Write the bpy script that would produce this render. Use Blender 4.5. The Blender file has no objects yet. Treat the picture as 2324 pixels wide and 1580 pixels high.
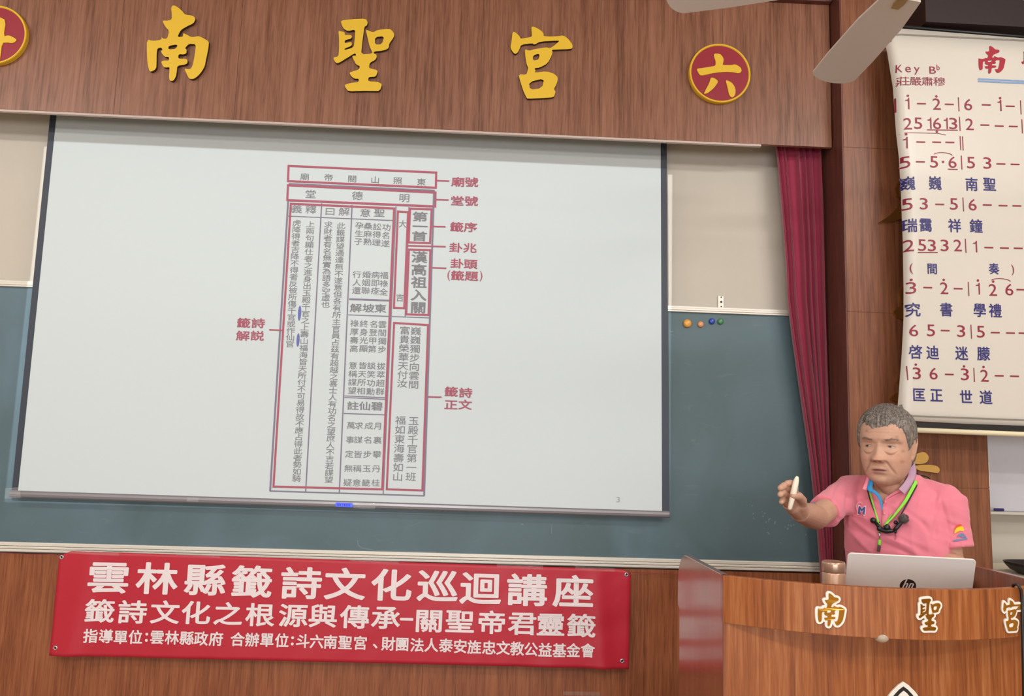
import bpy, bmesh, math, random
import numpy as np
from mathutils import Vector, Matrix, noise
from mathutils.bvhtree import BVHTree
from mathutils.geometry import tessellate_polygon

SC = bpy.context.scene
COL = SC.collection
random.seed(7)
PI = math.pi
def R_(d): return math.radians(d)

# ------------------------------------------------------------------ camera
FPX = 1800.0
YAW, PIT, ROL = R_(2.2229), R_(7.117), R_(1.7776)
CAM = np.array([0.0, -3.3, 1.45])
_w = np.array([math.sin(YAW)*math.cos(PIT), math.cos(YAW)*math.cos(PIT), math.sin(PIT)])
_r0 = np.array([math.cos(YAW), -math.sin(YAW), 0.0])
_u0 = np.cross(_r0, _w)
_r = math.cos(ROL)*_r0 + math.sin(ROL)*_u0
_u = -math.sin(ROL)*_r0 + math.cos(ROL)*_u0
cd = bpy.data.cameras.new('camera')
cd.sensor_width = 36.0
cd.lens = 36.0*FPX/2324.0
cd.clip_start = 0.05
cam = bpy.data.objects.new('camera', cd)
COL.objects.link(cam)
cam.matrix_world = Matrix(((_r[0], _u[0], -_w[0], CAM[0]), (_r[1], _u[1], -_w[1], CAM[1]),
                           (_r[2], _u[2], -_w[2], CAM[2]), (0, 0, 0, 1)))
SC.camera = cam

# ------------------------------------------------------------------ world, lamps, exposure
SC.view_settings.view_transform = 'Standard'
SC.view_settings.look = 'None'
SC.view_settings.gamma = 1.0
SC.view_settings.exposure = -0.36
SC.view_settings.use_curve_mapping = False
wd = bpy.data.worlds.new('world')
SC.world = wd
wd.use_nodes = True
wd.node_tree.nodes['Background'].inputs[0].default_value = (0.9, 0.87, 0.82, 1)
wd.node_tree.nodes['Background'].inputs[1].default_value = 0.0

def area_lamp(name, loc, sx, sy, power, col, rot=(0, 0, 0)):
    l = bpy.data.lights.new(name, 'AREA')
    l.shape = 'RECTANGLE'; l.size = sx; l.size_y = sy; l.energy = power; l.color = col
    o = bpy.data.objects.new(name, l); COL.objects.link(o)
    o.location = loc; o.rotation_euler = rot
    return o
WARM = (1.0, 0.975, 0.93)
TILT = (R_(42), 0, 0)                                     # battens: the tubes throw sideways as well as down
area_lamp('ceiling_light_right', (2.3, -2.3, 3.33), 1.2, 0.12, 30, WARM, TILT)
area_lamp('ceiling_light_left', (-3.0, -2.3, 3.33), 1.2, 0.12, 32, WARM, TILT)
area_lamp('ceiling_light_middle', (-0.4, -4.0, 3.33), 1.2, 0.12, 37, WARM, TILT)
area_lamp('ceiling_light_rear_right', (2.4, -5.2, 3.33), 1.2, 0.12, 44, WARM, TILT)
area_lamp('ceiling_light_rear_left', (-2.9, -5.2, 3.33), 1.2, 0.12, 40, WARM, TILT)

area_lamp('rear_fill_light', (0.2, -7.45, 1.55), 5.0, 1.3, 190, (0.93, 0.97, 1.0), (R_(90), 0, 0))  # added soft fill from behind, lifts the shade under the header

# the projector on the ceiling: a spot lamp whose beam is a sharp rectangle
PJ = (-0.53, -4.3, 2.75)
sp = bpy.data.lights.new('projector_beam', 'SPOT')
sp.energy = 700; sp.spot_size = R_(75); sp.spot_blend = 0.0; sp.shadow_soft_size = 0.004
sp.color = (0.93, 0.98, 1.0)
spo = bpy.data.objects.new('projector_beam', sp); COL.objects.link(spo)
spo.location = PJ; spo.rotation_euler = (R_(90), 0, 0)
SLX0, SLX1, SLZ0, SLZ1 = -1.878, 0.801, 1.169, 2.655      # the slide's rectangle on the wall plane y = 0
sp.use_nodes = True
nt = sp.node_tree; N = nt.nodes; L = nt.links
em = [n for n in N if n.type == 'EMISSION'][0]
tc = N.new('ShaderNodeTexCoord'); sx = N.new('ShaderNodeSeparateXYZ')
L.new(tc.outputs['Normal'], sx.inputs[0])
def lmath(op, a, b=None):
    n = N.new('ShaderNodeMath'); n.operation = op
    for i, v in enumerate((a, b)):
        if v is None: continue
        if isinstance(v, (int, float)): n.inputs[i].default_value = v
        else: L.new(v, n.inputs[i])
    return n.outputs[0]
uu = lmath('MULTIPLY', lmath('DIVIDE', sx.outputs[0], sx.outputs[2]), -1.0)
vv = lmath('MULTIPLY', lmath('DIVIDE', sx.outputs[1], sx.outputs[2]), -1.0)
dw = -PJ[1]
m = lmath('MULTIPLY', lmath('GREATER_THAN', uu, (SLX0-PJ[0])/dw), lmath('LESS_THAN', uu, (SLX1-PJ[0])/dw))
m = lmath('MULTIPLY', m, lmath('GREATER_THAN', vv, (SLZ0-PJ[2])/dw))
m = lmath('MULTIPLY', m, lmath('LESS_THAN', vv, (SLZ1-PJ[2])/dw))
L.new(m, em.inputs['Strength'])

# ------------------------------------------------------------------ helpers
def ray(px, py):
    return _w*FPX + _r*(px-1162) - _u*(py-790)
def By(px, py, y):
    d = ray(px, py); return CAM + d*(y-CAM[1])/d[1]
def Bx(px, py, x):
    d = ray(px, py); return CAM + d*(x-CAM[0])/d[0]
def Bz(px, py, z):
    d = ray(px, py); return CAM + d*(z-CAM[2])/d[2]
def mpp(px, py, y):                      # metres per photo pixel at that depth
    p = By(px, py, y); return float((p-CAM) @ _w)/FPX

def lin(c):
    out = []
    for v in c[:3]:
        v /= 255.0
        out.append(v/12.92 if v <= 0.04045 else ((v+0.055)/1.055)**2.4)
    return tuple(out)

def mat(name, col, rough=0.6, metal=0.0, spec=0.5, coat=0.0, bump=0.0, bscale=200, var=0.0, vscale=6, emit=0, trans=0, sheen=0, attr=None, alpha=1.0):
    m = bpy.data.materials.new(name); m.use_nodes = True
    t = m.node_tree; b = t.nodes['Principled BSDF']
    c = (*lin(col), 1)
    b.inputs['Base Color'].default_value = c
    b.inputs['Roughness'].default_value = rough
    b.inputs['Metallic'].default_value = metal
    b.inputs['Specular IOR Level'].default_value = spec
    b.inputs['Coat Weight'].default_value = coat
    b.inputs['Transmission Weight'].default_value = trans
    b.inputs['Sheen Weight'].default_value = sheen
    b.inputs['Alpha'].default_value = alpha
    tcn = t.nodes.new('ShaderNodeTexCoord')
    if attr:
        a = t.nodes.new('ShaderNodeAttribute'); a.attribute_name = attr
        src = a.outputs['Color']
        t.links.new(src, b.inputs['Base Color'])
    if var:
        n = t.nodes.new('ShaderNodeTexNoise'); n.inputs['Scale'].default_value = vscale; n.inputs['Detail'].default_value = 6
        t.links.new(tcn.outputs['Object'], n.inputs['Vector'])
        mp = t.nodes.new('ShaderNodeMapRange'); mp.inputs[1].default_value = .3; mp.inputs[2].default_value = .7
        mp.inputs[3].default_value = 1-var; mp.inputs[4].default_value = 1+var
        t.links.new(n.outputs[0], mp.inputs[0])
        mx = t.nodes.new('ShaderNodeMix'); mx.data_type = 'RGBA'; mx.blend_type = 'MULTIPLY'; mx.inputs[0].default_value = 1
        if attr: t.links.new(src, mx.inputs[6])
        else: mx.inputs[6].default_value = c
        t.links.new(mp.outputs[0], mx.inputs[7])
        t.links.new(mx.outputs[2], b.inputs['Base Color'])
    if bump:
        n = t.nodes.new('ShaderNodeTexNoise'); n.inputs['Scale'].default_value = bscale; n.inputs['Detail'].default_value = 3
        t.links.new(tcn.outputs['Object'], n.inputs['Vector'])
        bp = t.nodes.new('ShaderNodeBump'); bp.inputs['Strength'].default_value = bump; bp.inputs['Distance'].default_value = .002
        t.links.new(n.outputs[0], bp.inputs['Height']); t.links.new(bp.outputs[0], b.inputs['Normal'])
    if emit:
        b.inputs['Emission Color'].default_value = c; b.inputs['Emission Strength'].default_value = emit
    return m

def wood(name, dark, mid, light, rough=0.38, scale=1.0, spec=0.45, coat=0.0, lum=1.0):
    """vertical-grain veneer: fine streaks along z, stretched noise, a few broad bands"""
    m = bpy.data.materials.new(name); m.use_nodes = True
    t = m.node_tree; b = t.nodes['Principled BSDF']; Ls = t.links
    g = t.nodes.new('ShaderNodeNewGeometry')
    def nz(sc, det, dist=0.0):
        mp = t.nodes.new('ShaderNodeMapping'); mp.inputs['Scale'].default_value = sc
        Ls.new(g.outputs['Position'], mp.inputs['Vector'])
        n = t.nodes.new('ShaderNodeTexNoise'); n.inputs['Scale'].default_value = 1.0; n.inputs['Detail'].default_value = det
        n.inputs['Distortion'].default_value = dist; n.inputs['Roughness'].default_value = .6
        Ls.new(mp.outputs[0], n.inputs['Vector']); return n.outputs[0]
    a = nz((95*scale, 95*scale, 4.0*scale), 4, .4)
    bb = nz((16*scale, 16*scale, .9*scale), 3, .6)
    cc = nz((320*scale, 320*scale, 14*scale), 2)
    def mth(op, x, y):
        n = t.nodes.new('ShaderNodeMath'); n.operation = op
        for i, v in enumerate((x, y)):
            if isinstance(v, float): n.inputs[i].default_value = v
            else: Ls.new(v, n.inputs[i])
        return n.outputs[0]
    s = mth('ADD', mth('ADD', mth('MULTIPLY', a, .5), mth('MULTIPLY', bb, .3)), mth('MULTIPLY', cc, .2))
    r = t.nodes.new('ShaderNodeValToRGB')
    e = r.color_ramp.elements
    e[0].position = .38; e[0].color = (*[v*lum for v in lin(dark)], 1)
    e[1].position = .63; e[1].color = (*[v*lum for v in lin(light)], 1)
    k = e.new(.5); k.color = (*[v*lum for v in lin(mid)], 1)
    Ls.new(s, r.inputs[0]); Ls.new(r.outputs[0], b.inputs['Base Color'])
    b.inputs['Roughness'].default_value = rough; b.inputs['Specular IOR Level'].default_value = spec
    b.inputs['Coat Weight'].default_value = coat; b.inputs['Coat Roughness'].default_value = .12
    bp = t.nodes.new('ShaderNodeBump'); bp.inputs['Strength'].default_value = .12; bp.inputs['Distance'].default_value = .001
    Ls.new(cc, bp.inputs['Height']); Ls.new(bp.outputs[0], b.inputs['Normal'])
    return m

def tag(o, label=None, cat=None, group=None, kind=None):
    if label: o['label'] = label
    if cat: o['category'] = cat
    if group: o['group'] = group
    if kind: o['kind'] = kind
    return o

def link(name, me, m, parent=None, smooth=False, origin=None):
    """verts are in world coordinates; the object gets an origin of its own at its foot"""
    if m is not None:
        for mm in (m if isinstance(m, (list, tuple)) else [m]): me.materials.append(mm)
    n = len(me.vertices)
    co = np.empty(n*3); me.vertices.foreach_get('co', co); co = co.reshape(-1, 3)
    if origin is None:
        lo, hi = co.min(0), co.max(0)
        origin = np.array([(lo[0]+hi[0])/2, (lo[1]+hi[1])/2, lo[2]])
    origin = np.array(origin, float)
    me.vertices.foreach_set('co', (co-origin).ravel()); me.update()
    if smooth: me.polygons.foreach_set('use_smooth', [True]*len(me.polygons))
    o = bpy.data.objects.new(name, me); COL.objects.link(o)
    o.location = origin
    if parent is not None:
        o.parent = parent
        pw = Vector((0, 0, 0)); q = parent
        while q is not None: pw += q.location; q = q.parent
        o.location = Vector(origin) - pw
    return o

def empty(name, loc, label=None, cat=None, group=None):
    o = bpy.data.objects.new(name, None); COL.objects.link(o); o.location = loc
    o.empty_display_size = .1
    return tag(o, label, cat, group)

def pyd(name, V, F):
    me = bpy.data.meshes.new(name); me.from_pydata([tuple(map(float, v)) for v in V], [], F); me.update(); return me

class MB:
    def __init__(s): s.V = []; s.F = []
    def add(s, V, F):
        k = len(s.V); s.V += [tuple(map(float, v)) for v in V]; s.F += [tuple(i+k for i in f) for f in F]; return s
    def box(s, x0, x1, y0, y1, z0, z1):
        V = [(x, y, z) for x in (x0, x1) for y in (y0, y1) for z in (z0, z1)]
        return s.add(V, [(0, 1, 3, 2), (4, 6, 7, 5), (0, 4, 5, 1), (2, 3, 7, 6), (0, 2, 6, 4), (1, 5, 7, 3)])
    def quad(s, a, b, c, d): return s.add([a, b, c, d], [(0, 1, 2, 3)])
    def tube(s, pts, rad, n=10, caps=True, sq=(1, 1)):
        pts = [np.array(p, float) for p in pts]; m_ = len(pts)
        rads = rad if isinstance(rad, (list, tuple, np.ndarray)) else [rad]*m_
        V = []; F = []; prev = None
        for i, p in enumerate(pts):
            t = pts[min(i+1, m_-1)]-pts[max(i-1, 0)]; t = t/(np.linalg.norm(t)+1e-12)
            if prev is None:
                a = np.array([0, 0, 1.]) if abs(t[2]) < .9 else np.array([1., 0, 0])
                e1 = np.cross(t, a)
            else: e1 = prev - t*(prev@t)
            e1 /= np.linalg.norm(e1); prev = e1; e2 = np.cross(t, e1)
            for j in range(n):
                an = 2*PI*j/n
                V.append(p+rads[i]*(math.cos(an)*sq[0]*e1+math.sin(an)*sq[1]*e2))
        for i in range(m_-1):
            for j in range(n):
                k = (j+1) % n; F.append((i*n+j, i*n+k, (i+1)*n+k, (i+1)*n+j))
        if caps:
            F.append(tuple(range(n-1, -1, -1))); F.append(tuple((m_-1)*n+j for j in range(n)))
        return s.add(V, F)
    def lathe(s, prof, c, n=32, axis='z'):
        V = []; F = []
        for r, z in prof:
            for j in range(n):
                a = 2*PI*j/n
                q = (r*math.cos(a), r*math.sin(a), z)
                if axis == 'y': q = (q[0], -q[2], q[1])      # height runs towards the room (-y)
                V.append((c[0]+q[0], c[1]+q[1], c[2]+q[2]))
        for i in range(len(prof)-1):
            for j in range(n):
                k = (j+1) % n; F.append((i*n+j, i*n+k, (i+1)*n+k, (i+1)*n+j))
        F.append(tuple(range(n-1, -1, -1))); F.append(tuple((len(prof)-1)*n+j for j in range(n)))
        return s.add(V, F)
    def sphere(s, c, r, n=12, m_=8, basis=None):
        if not hasattr(r, '__len__'): r = (r, r, r)
        V = []; F = []
        V.append((0, 0, -1))
        for i in range(1, m_):
            t = -PI/2+PI*i/m_
            for j in range(n):
                a = 2*PI*j/n; V.append((math.cos(t)*math.cos(a), math.cos(t)*math.sin(a), math.sin(t)))
        V.append((0, 0, 1)); e = len(V)-1
        for j in range(n):
            k = (j+1) % n; F.append((0, 1+k, 1+j)); b = 1+(m_-2)*n; F.append((e, b+j, b+k))
        for i in range(m_-2):
            for j in range(n):
                k = (j+1) % n; F.append((1+i*n+j, 1+i*n+k, 1+(i+1)*n+k, 1+(i+1)*n+j))
        V = np.array(V)*np.array(r)
        if basis is not None: V = V @ np.array(basis)
        return s.add(V+np.array(c), F)
    def build(s, name, m, parent=None, smooth=False, bevel=0.0, origin=None, seg=2):
        me = pyd(name, s.V, s.F)
        o = link(name, me, m, parent, smooth, origin)
        if bevel:
            md = o.modifiers.new('bevel', 'BEVEL'); md.width = bevel; md.segments = seg; md.limit_method = 'ANGLE'; md.angle_limit = R_(40)
        return o

def flat_curve_mesh(polys, extrude=0.0, offset=0.0, bevel=0.0):
    """closed outlines with holes -> filled / extruded mesh data (verts, faces) in XY"""
    c = bpy.data.curves.new('tmp', 'CURVE'); c.dimensions = '2D'; c.fill_mode = 'BOTH' if extrude else 'FRONT'
    c.extrude = extrude; c.offset = offset; c.bevel_depth = bevel; c.bevel_resolution = 1
    for p in polys:
        sp_ = c.splines.new('POLY'); sp_.points.add(len(p)-1); sp_.use_cyclic_u = True
        for i, q in enumerate(p): sp_.points[i].co = (q[0], q[1], 0, 1)
    o = bpy.data.objects.new('tmp', c); COL.objects.link(o)
    bpy.context.view_layer.update()
    e = o.evaluated_get(bpy.context.evaluated_depsgraph_get()); me = e.to_mesh()
    V = [tuple(v.co) for v in me.vertices]; F = [tuple(f.vertices) for f in me.polygons]
    e.to_mesh_clear(); bpy.data.objects.remove(o); bpy.data.curves.remove(c)
    return V, F

def chaikin(p, it=2, q=.25):
    for _ in range(it):
        o = []
        for i in range(len(p)):
            a = p[i]; b = p[(i+1) % len(p)]
            o += [(a[0]*(1-q)+b[0]*q, a[1]*(1-q)+b[1]*q), (a[0]*q+b[0]*(1-q), a[1]*q+b[1]*(1-q))]
        p = o
    return p

_gl = {('1', 0.0): (np.array([(.30, 0, 0), (.30, .70, 0), (.243, .70, 0), (.222, .63, 0), (.17, .58, 0), (.07, .565, 0), (.07, .51, 0), (.222, .51, 0), (.222, 0, 0)]), [(0, 1, 2, 3, 7, 8), (3, 4, 5, 6, 7)])}
def glyphs(chars, off=0.0):
    need = [c for c in dict.fromkeys(chars) if (c, off) not in _gl and c.strip()]
    objs = []
    for ch in need:
        c = bpy.data.curves.new('g', 'FONT'); c.body = ch; c.offset = off; c.resolution_u = 3; c.fill_mode = 'FRONT'
        o = bpy.data.objects.new('g', c); COL.objects.link(o); objs.append((ch, o, c))
    if objs:
        bpy.context.view_layer.update(); dg = bpy.context.evaluated_depsgraph_get()
        for ch, o, c in objs:
            e = o.evaluated_get(dg); me = e.to_mesh()
            _gl[(ch, off)] = (np.array([v.co[:] for v in me.vertices]).reshape(-1, 3), [tuple(f.vertices) for f in me.polygons])
            e.to_mesh_clear()
        for ch, o, c in objs: bpy.data.objects.remove(o); bpy.data.curves.remove(c)

def _bold(ch, off):
    """the plain glyph thickened by a rounded pen of radius off run along its outline"""
    key = (ch, off)
    if key in _gl: return
    glyphs(ch, 0.0)
    if (ch, 0.0) not in _gl: return
    V, F = _gl[(ch, 0.0)]
    cnt = {}
    for f in F:
        for i in range(len(f)):
            e = (f[i], f[(i+1) % len(f)]); k = (min(e), max(e)); cnt[k] = cnt.get(k, 0)+1
    VV = [tuple(v) for v in V]; FF = list(F); used = set(); lay = lambda: random.random()*.0004+.00002
    for (i, j), c in cnt.items():
        if c != 1: continue
        p, q = V[i], V[j]; d = q-p; l = math.hypot(d[0], d[1])
        if l < 1e-6: continue
        nx_, ny_ = -d[1]/l*off, d[0]/l*off; k = len(VV)
        h = lay(); VV += [(p[0]-nx_, p[1]-ny_, h), (q[0]-nx_, q[1]-ny_, h), (q[0]+nx_, q[1]+ny_, h), (p[0]+nx_, p[1]+ny_, h)]; FF.append((k, k+1, k+2, k+3))
        used.add(i); used.add(j)
    n = 8
    for i in used:
        k = len(VV); p = V[i]; h = lay()
        VV += [(p[0]+off*math.cos(2*PI*t/n), p[1]+off*math.sin(2*PI*t/n), h) for t in range(n)]; FF.append(tuple(range(k, k+n)))
    _gl[key] = (np.array(VV), FF)

def put_glyph(mb, ch, px, py, w, h, y, off=0.0, own=False, shear=0.0):
    """write one character flat on the plane y, centred where the writing stands; w,h = ink size in photo pixels"""
    if off < .01: off = 0.0
    if off: _bold(ch, off)
    else: glyphs(ch, 0.0)
    if (ch, off) not in _gl: return
    V, F = _gl[(ch, off)]
    if not len(V): return
    c = By(px, py, y); k = mpp(px, py, y)
    if own:
        lo = V.min(0); hi = V.max(0); cx, cy = (lo[0]+hi[0])/2, (lo[1]+hi[1])/2; ew, eh = hi[0]-lo[0], hi[1]-lo[1]
    else: cx, cy, ew, eh = .5, .38, .88+2*off, .9+2*off
    X = (V[:, 0]-cx)/ew*w*k; Z = (V[:, 1]-cy)/eh*h*k
    mb.add(np.stack([c[0]+X+shear*Z, y-V[:, 2], c[2]+Z], 1), F)

def seg(mb, a, b, th, y):
    A = By(*a, y); B = By(*b, y); k = mpp(*a, y)*th/2
    d = B-A; d /= np.linalg.norm(d); n = np.array([-d[2], 0, d[0]])*k; e = np.array([0, random.random()*.0003, 0]); A = A-e; B = B-e
    mb.quad(A-n, B-n, B+n, A+n)
def loop(mb, pts, th, y):
    """a mitred frame, no overlapping faces"""
    P = [np.array(p, float) for p in pts]; n = len(P); rings = []
    for sg in (-1, 1):
        Q = []
        for i in range(n):
            d0 = P[i]-P[i-1]; d1 = P[(i+1) % n]-P[i]; d0 /= np.linalg.norm(d0); d1 /= np.linalg.norm(d1)
            n0 = np.array([-d0[1], d0[0]]); n1 = np.array([-d1[1], d1[0]]); b = n0+n1; b /= b@n0
            Q.append(By(*(P[i]+sg*b*th/2), y))
        rings.append(Q)
    for i in range(n): mb.quad(rings[0][i], rings[0][(i+1) % n], rings[1][(i+1) % n], rings[1][i])
def lseg(mb, a, b, th, y):
    k = max(1, int(math.hypot(b[0]-a[0], b[1]-a[1])/5))
    for i in range(k):
        seg(mb, (a[0]+(b[0]-a[0])*i/k, a[1]+(b[1]-a[1])*i/k), (a[0]+(b[0]-a[0])*(i+1)/k, a[1]+(b[1]-a[1])*(i+1)/k), th, y)
def disc(mb, px, py, rx, ry, y, n=16):
    c = By(px, py, y); k = mpp(px, py, y)
    mb.add([(c[0]+math.cos(2*PI*i/n)*rx*k, y, c[2]+math.sin(2*PI*i/n)*ry*k) for i in range(n)], [tuple(range(n))])

# ------------------------------------------------------------------ materials
M = {}
M['wood_header'] = wood('header_veneer', (100, 60, 40), (132, 86, 64), (150, 102, 80), rough=.42)
M['wood_low'] = wood('wainscot_veneer', (108, 58, 34), (140, 80, 50), (160, 98, 64), rough=.4)
M['wood_pillar'] = wood('pillar_veneer', (96, 54, 34), (124, 74, 48), (142, 90, 62), rough=.45)
M['wood_reveal'] = wood('reveal_veneer', (80, 42, 36), (98, 54, 46), (112, 64, 54), rough=.5)
M['wood_lectern'] = wood('lectern_veneer', (116, 57, 20), (152, 84, 36), (178, 114, 68), rough=.45, scale=.8)
M['wood_side'] = wood('lectern_side_veneer', (104, 52, 30), (132, 70, 42), (148, 84, 54), rough=.22, scale=.8, spec=.7, coat=.65)
M['cream'] = mat('cream_wall_paint', (196, 188, 177), .75, var=.03, vscale=3)
M['white_wall'] = mat('off_white_wall_paint', (222, 212, 190), .8, var=.03)
M['hall_wall'] = mat('hall_wall_panel', (214, 200, 182), .6, var=.05)
M['ceil'] = mat('ceiling_paint', (225, 222, 214), .9)
M['floor'] = mat('floor_tile', (186, 168, 148), .4, var=.1)
M['gold'] = mat('gold_paint', (226, 184, 48), .45, spec=.4)
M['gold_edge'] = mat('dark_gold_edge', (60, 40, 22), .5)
M['red_disc'] = mat('crimson_paint', (146, 20, 42), .5)
M['screen'] = mat('matte_screen_cloth', (172, 176, 176), .9, spec=.1, bump=.02, bscale=300)
M['border'] = mat('black_screen_border', (38, 42, 52), .6)
M['bar'] = mat('grey_screen_bar', (112, 106, 108), .4, metal=.2)
M['ink_grey'] = mat('grey_slide_ink', (112, 110, 112), .9, spec=.1)
M['ink_dim'] = mat('faint_grey_slide_ink', (138, 138, 140), .9, spec=.1)
M['ink_line'] = mat('violet_grey_slide_line', (112, 104, 118), .9, spec=.1)
M['ink_red'] = mat('red_slide_ink', (146, 80, 92), .9, spec=.1)
M['ink_blue'] = mat('blue_slide_ink', (92, 96, 142), .9, spec=.1)
M['rail'] = mat('anodised_rail', (222, 216, 206), .35, metal=.15)
M['banner'] = mat('red_banner_cloth', (186, 32, 54), .42, spec=.5, bump=.05, bscale=120)
M['white_ink'] = mat('white_print', (236, 224, 228), .55)
M['curtain'] = mat('wine_red_curtain', (146, 34, 66), .85, sheen=.4, bump=.1, bscale=400)
M['paper'] = mat('glossy_chart_paper', (206, 199, 190), .35, spec=.4)
M['chart_red'] = mat('crimson_print', (136, 22, 54), .5)
M['chart_blue'] = mat('navy_print', (42, 38, 112), .5)
M['chart_grey'] = mat('grey_print', (128, 122, 112), .5)
M['chart_sky'] = mat('sky_blue_print', (120, 152, 196), .5)
M['chart_title'] = mat('red_title_print', (158, 18, 44), .5)
M['dark'] = mat('black_plastic', (26, 24, 26), .4)
M['maroon'] = mat('dark_maroon_board', (34, 14, 18), .6)
M['mirror_gold'] = mat('mirror_gold', (224, 186, 116), .14, metal=1.0)
M['white_pl'] = mat('white_acrylic', (240, 234, 224), .4)
M['tape'] = mat('clear_tape', (226, 222, 222), .1, spec=1.0, alpha=.10, bump=1.0, bscale=60)
M['steel'] = mat('bright_steel', (200, 200, 205), .25, metal=1.0)
M['fan'] = mat('pale_fan_blade', (205, 192, 184), .5)
M['brass'] = mat('brass', (216, 196, 140), .42, metal=1.0)
M['laptop'] = mat('silver_laptop_lid', (236, 230, 226), .38, metal=.05)
M['rose'] = mat('rose_gold_flask', (206, 164, 140), .3, metal=.55)
M['whiteboard'] = mat('whiteboard_face', (222, 222, 232), .2)

def board_mat():
    m = bpy.data.materials.new('green_chalkboard'); m.use_nodes = True
    t = m.node_tree; b = t.nodes['Principled BSDF']; Ls = t.links
    g = t.nodes.new('ShaderNodeNewGeometry')
    def nz(sc, scale, det, dist):
        mp = t.nodes.new('ShaderNodeMapping'); mp.inputs['Scale'].default_value = sc; mp.inputs['Rotation'].default_value = (0, .4, 0)
        Ls.new(g.outputs['Position'], mp.inputs['Vector'])
        n = t.nodes.new('ShaderNodeTexNoise'); n.inputs['Scale'].default_value = scale; n.inputs['Detail'].default_value = det; n.inputs['Distortion'].default_value = dist
        Ls.new(mp.outputs[0], n.inputs['Vector']); return n.outputs[0]
    a = nz((1, 1, 1), 1.6, 3, 1.0); s = nz((2, 1, 5), 2.5, 8, 2.5)
    r = t.nodes.new('ShaderNodeValToRGB'); e = r.color_ramp.elements
    e[0].position = .35; e[0].color = (*lin((82, 102, 108)), 1); e[1].position = .7; e[1].color = (*lin((98, 121, 134)), 1)
    Ls.new(a, r.inputs[0])
    r2 = t.nodes.new('ShaderNodeValToRGB'); e = r2.color_ramp.elements
    e[0].position = .62; e[0].color = (0, 0, 0, 1); e[1].position = .85; e[1].color = (.14, .14, .14, 1)
    Ls.new(s, r2.inputs[0])
    mx = t.nodes.new('ShaderNodeMix'); mx.data_type = 'RGBA'
    Ls.new(r2.outputs[0], mx.inputs[0]); Ls.new(r.outputs[0], mx.inputs[6]); mx.inputs[7].default_value = (*lin((160, 168, 164)), 1)
    Ls.new(mx.outputs[2], b.inputs['Base Color'])
    b.inputs['Roughness'].default_value = .45; b.inputs['Specular IOR Level'].default_value = .4
    return m
M['board'] = board_mat()
M['chalk'] = mat('chalk_dust', (118, 134, 138), .95)

# ------------------------------------------------------------------ the room
CEIL = 3.385
def struct(name, mb, m, **k):
    o = mb.build(name, m, **k); o['kind'] = 'structure'; return o
struct('floor', MB().box(-4.6, 4.4, -7.6, .3, -.1, 0), M['floor'])
struct('ceiling', MB().box(-4.6, 4.4, -7.6, .3, CEIL, CEIL+.1), M['ceil'])
struct('wall_left', MB().box(-4.7, -4.6, -7.6, .3, 0, CEIL), M['hall_wall'])
struct('wall_right', MB().box(4.4, 4.5, -7.6, .3, 0, CEIL), M['hall_wall'])
struct('wall_rear', MB().box(-4.6, 4.4, -7.7, -7.6, 0, CEIL), M['hall_wall'])
struct('wall_front', MB().box(-4.6, 4.4, .02, .3, 0, CEIL), M['cream'])

HY = -.165                                            # the header's face
hz0 = By(945, 291, HY)[2]
mb = MB(); seams = [By(x, 150, HY)[0] for x in (-270, 2, 268, 540, 814, 1092, 1362, 1640)]
xs = [-3.2]+seams+[By(1888, 335, HY)[0]]
for a, b in zip(xs[:-1], xs[1:]): mb.box(a+.0005, b-.0005, HY, HY+.018, hz0, CEIL-.001)
mb.box(-3.2, xs[-1], HY+.008, HY+.0175, hz0+.002, CEIL-.002)
struct('wall_upper', mb, M['wood_header'])
struct('wall_upper_reflector', MB().box(-3.2, xs[-1], HY+.0185, HY+.0225, hz0+.006, CEIL-.002), M['white_wall'])  # added pale board, bounces light into the dark gap behind the header
struct('trim_1', MB().box(-3.2, xs[-1]-.30, HY+.001, HY+.016, hz0-.009, hz0-.0005), mat('pale_edge_strip', (196, 176, 168), .6))   # pale edge strip under the header
struct('trim_2', MB().box(-3.2, xs[-1], HY-.03, HY-.0005, By(1800, 8, HY)[2], CEIL-.001), M['wood_reveal'], bevel=.004)

LY = -.012
mb = MB(); zt = By(760, 1262, 0)[2]-.02
px_ = [-3.2]+[By(x, 1500, LY)[0] for x in (-280, 330, 960, 1590)]+[1.5]
for a, b in zip(px_[:-1], px_[1:]): mb.box(a+.0005, b-.0005, LY, .015, .1, zt)
mb.box(-3.2, 1.5, LY+.006, .016, .1, zt-.001)
struct('wall_lower', mb, M['wood_low'])
struct('baseboard_front', MB().box(-3.2, 1.44, LY-.012, .016, 0, .1), M['wood_reveal'])

PY = -.25                                             # the pillar's face
PX0 = float(By(1921, 700, PY)[0]); PX1 = float(By(2247, 1140, PY)[0])
zj = [By(1920, 334, PY)[2], By(1925, 707.5, PY)[2], By(2180, 1108, PY)[2]]
zz = sorted([.0, .62]+[float(z) for z in zj]+[CEIL-.001])
mb = MB()
for a, b in zip(zz[:-1], zz[1:]): mb.box(PX0+.004, PX1, PY, .018, a+.0012, b-.0012)
mb.box(PX0+.006, PX1-.002, PY+.002, .017, .001, CEIL-.002)
struct('pillar', mb, M['wood_pillar'])
struct('trim_3', MB().box(PX0-.002, PX0+.0035, PY+.001, .018, .001, CEIL-.002), M['wood_reveal'])

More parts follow.
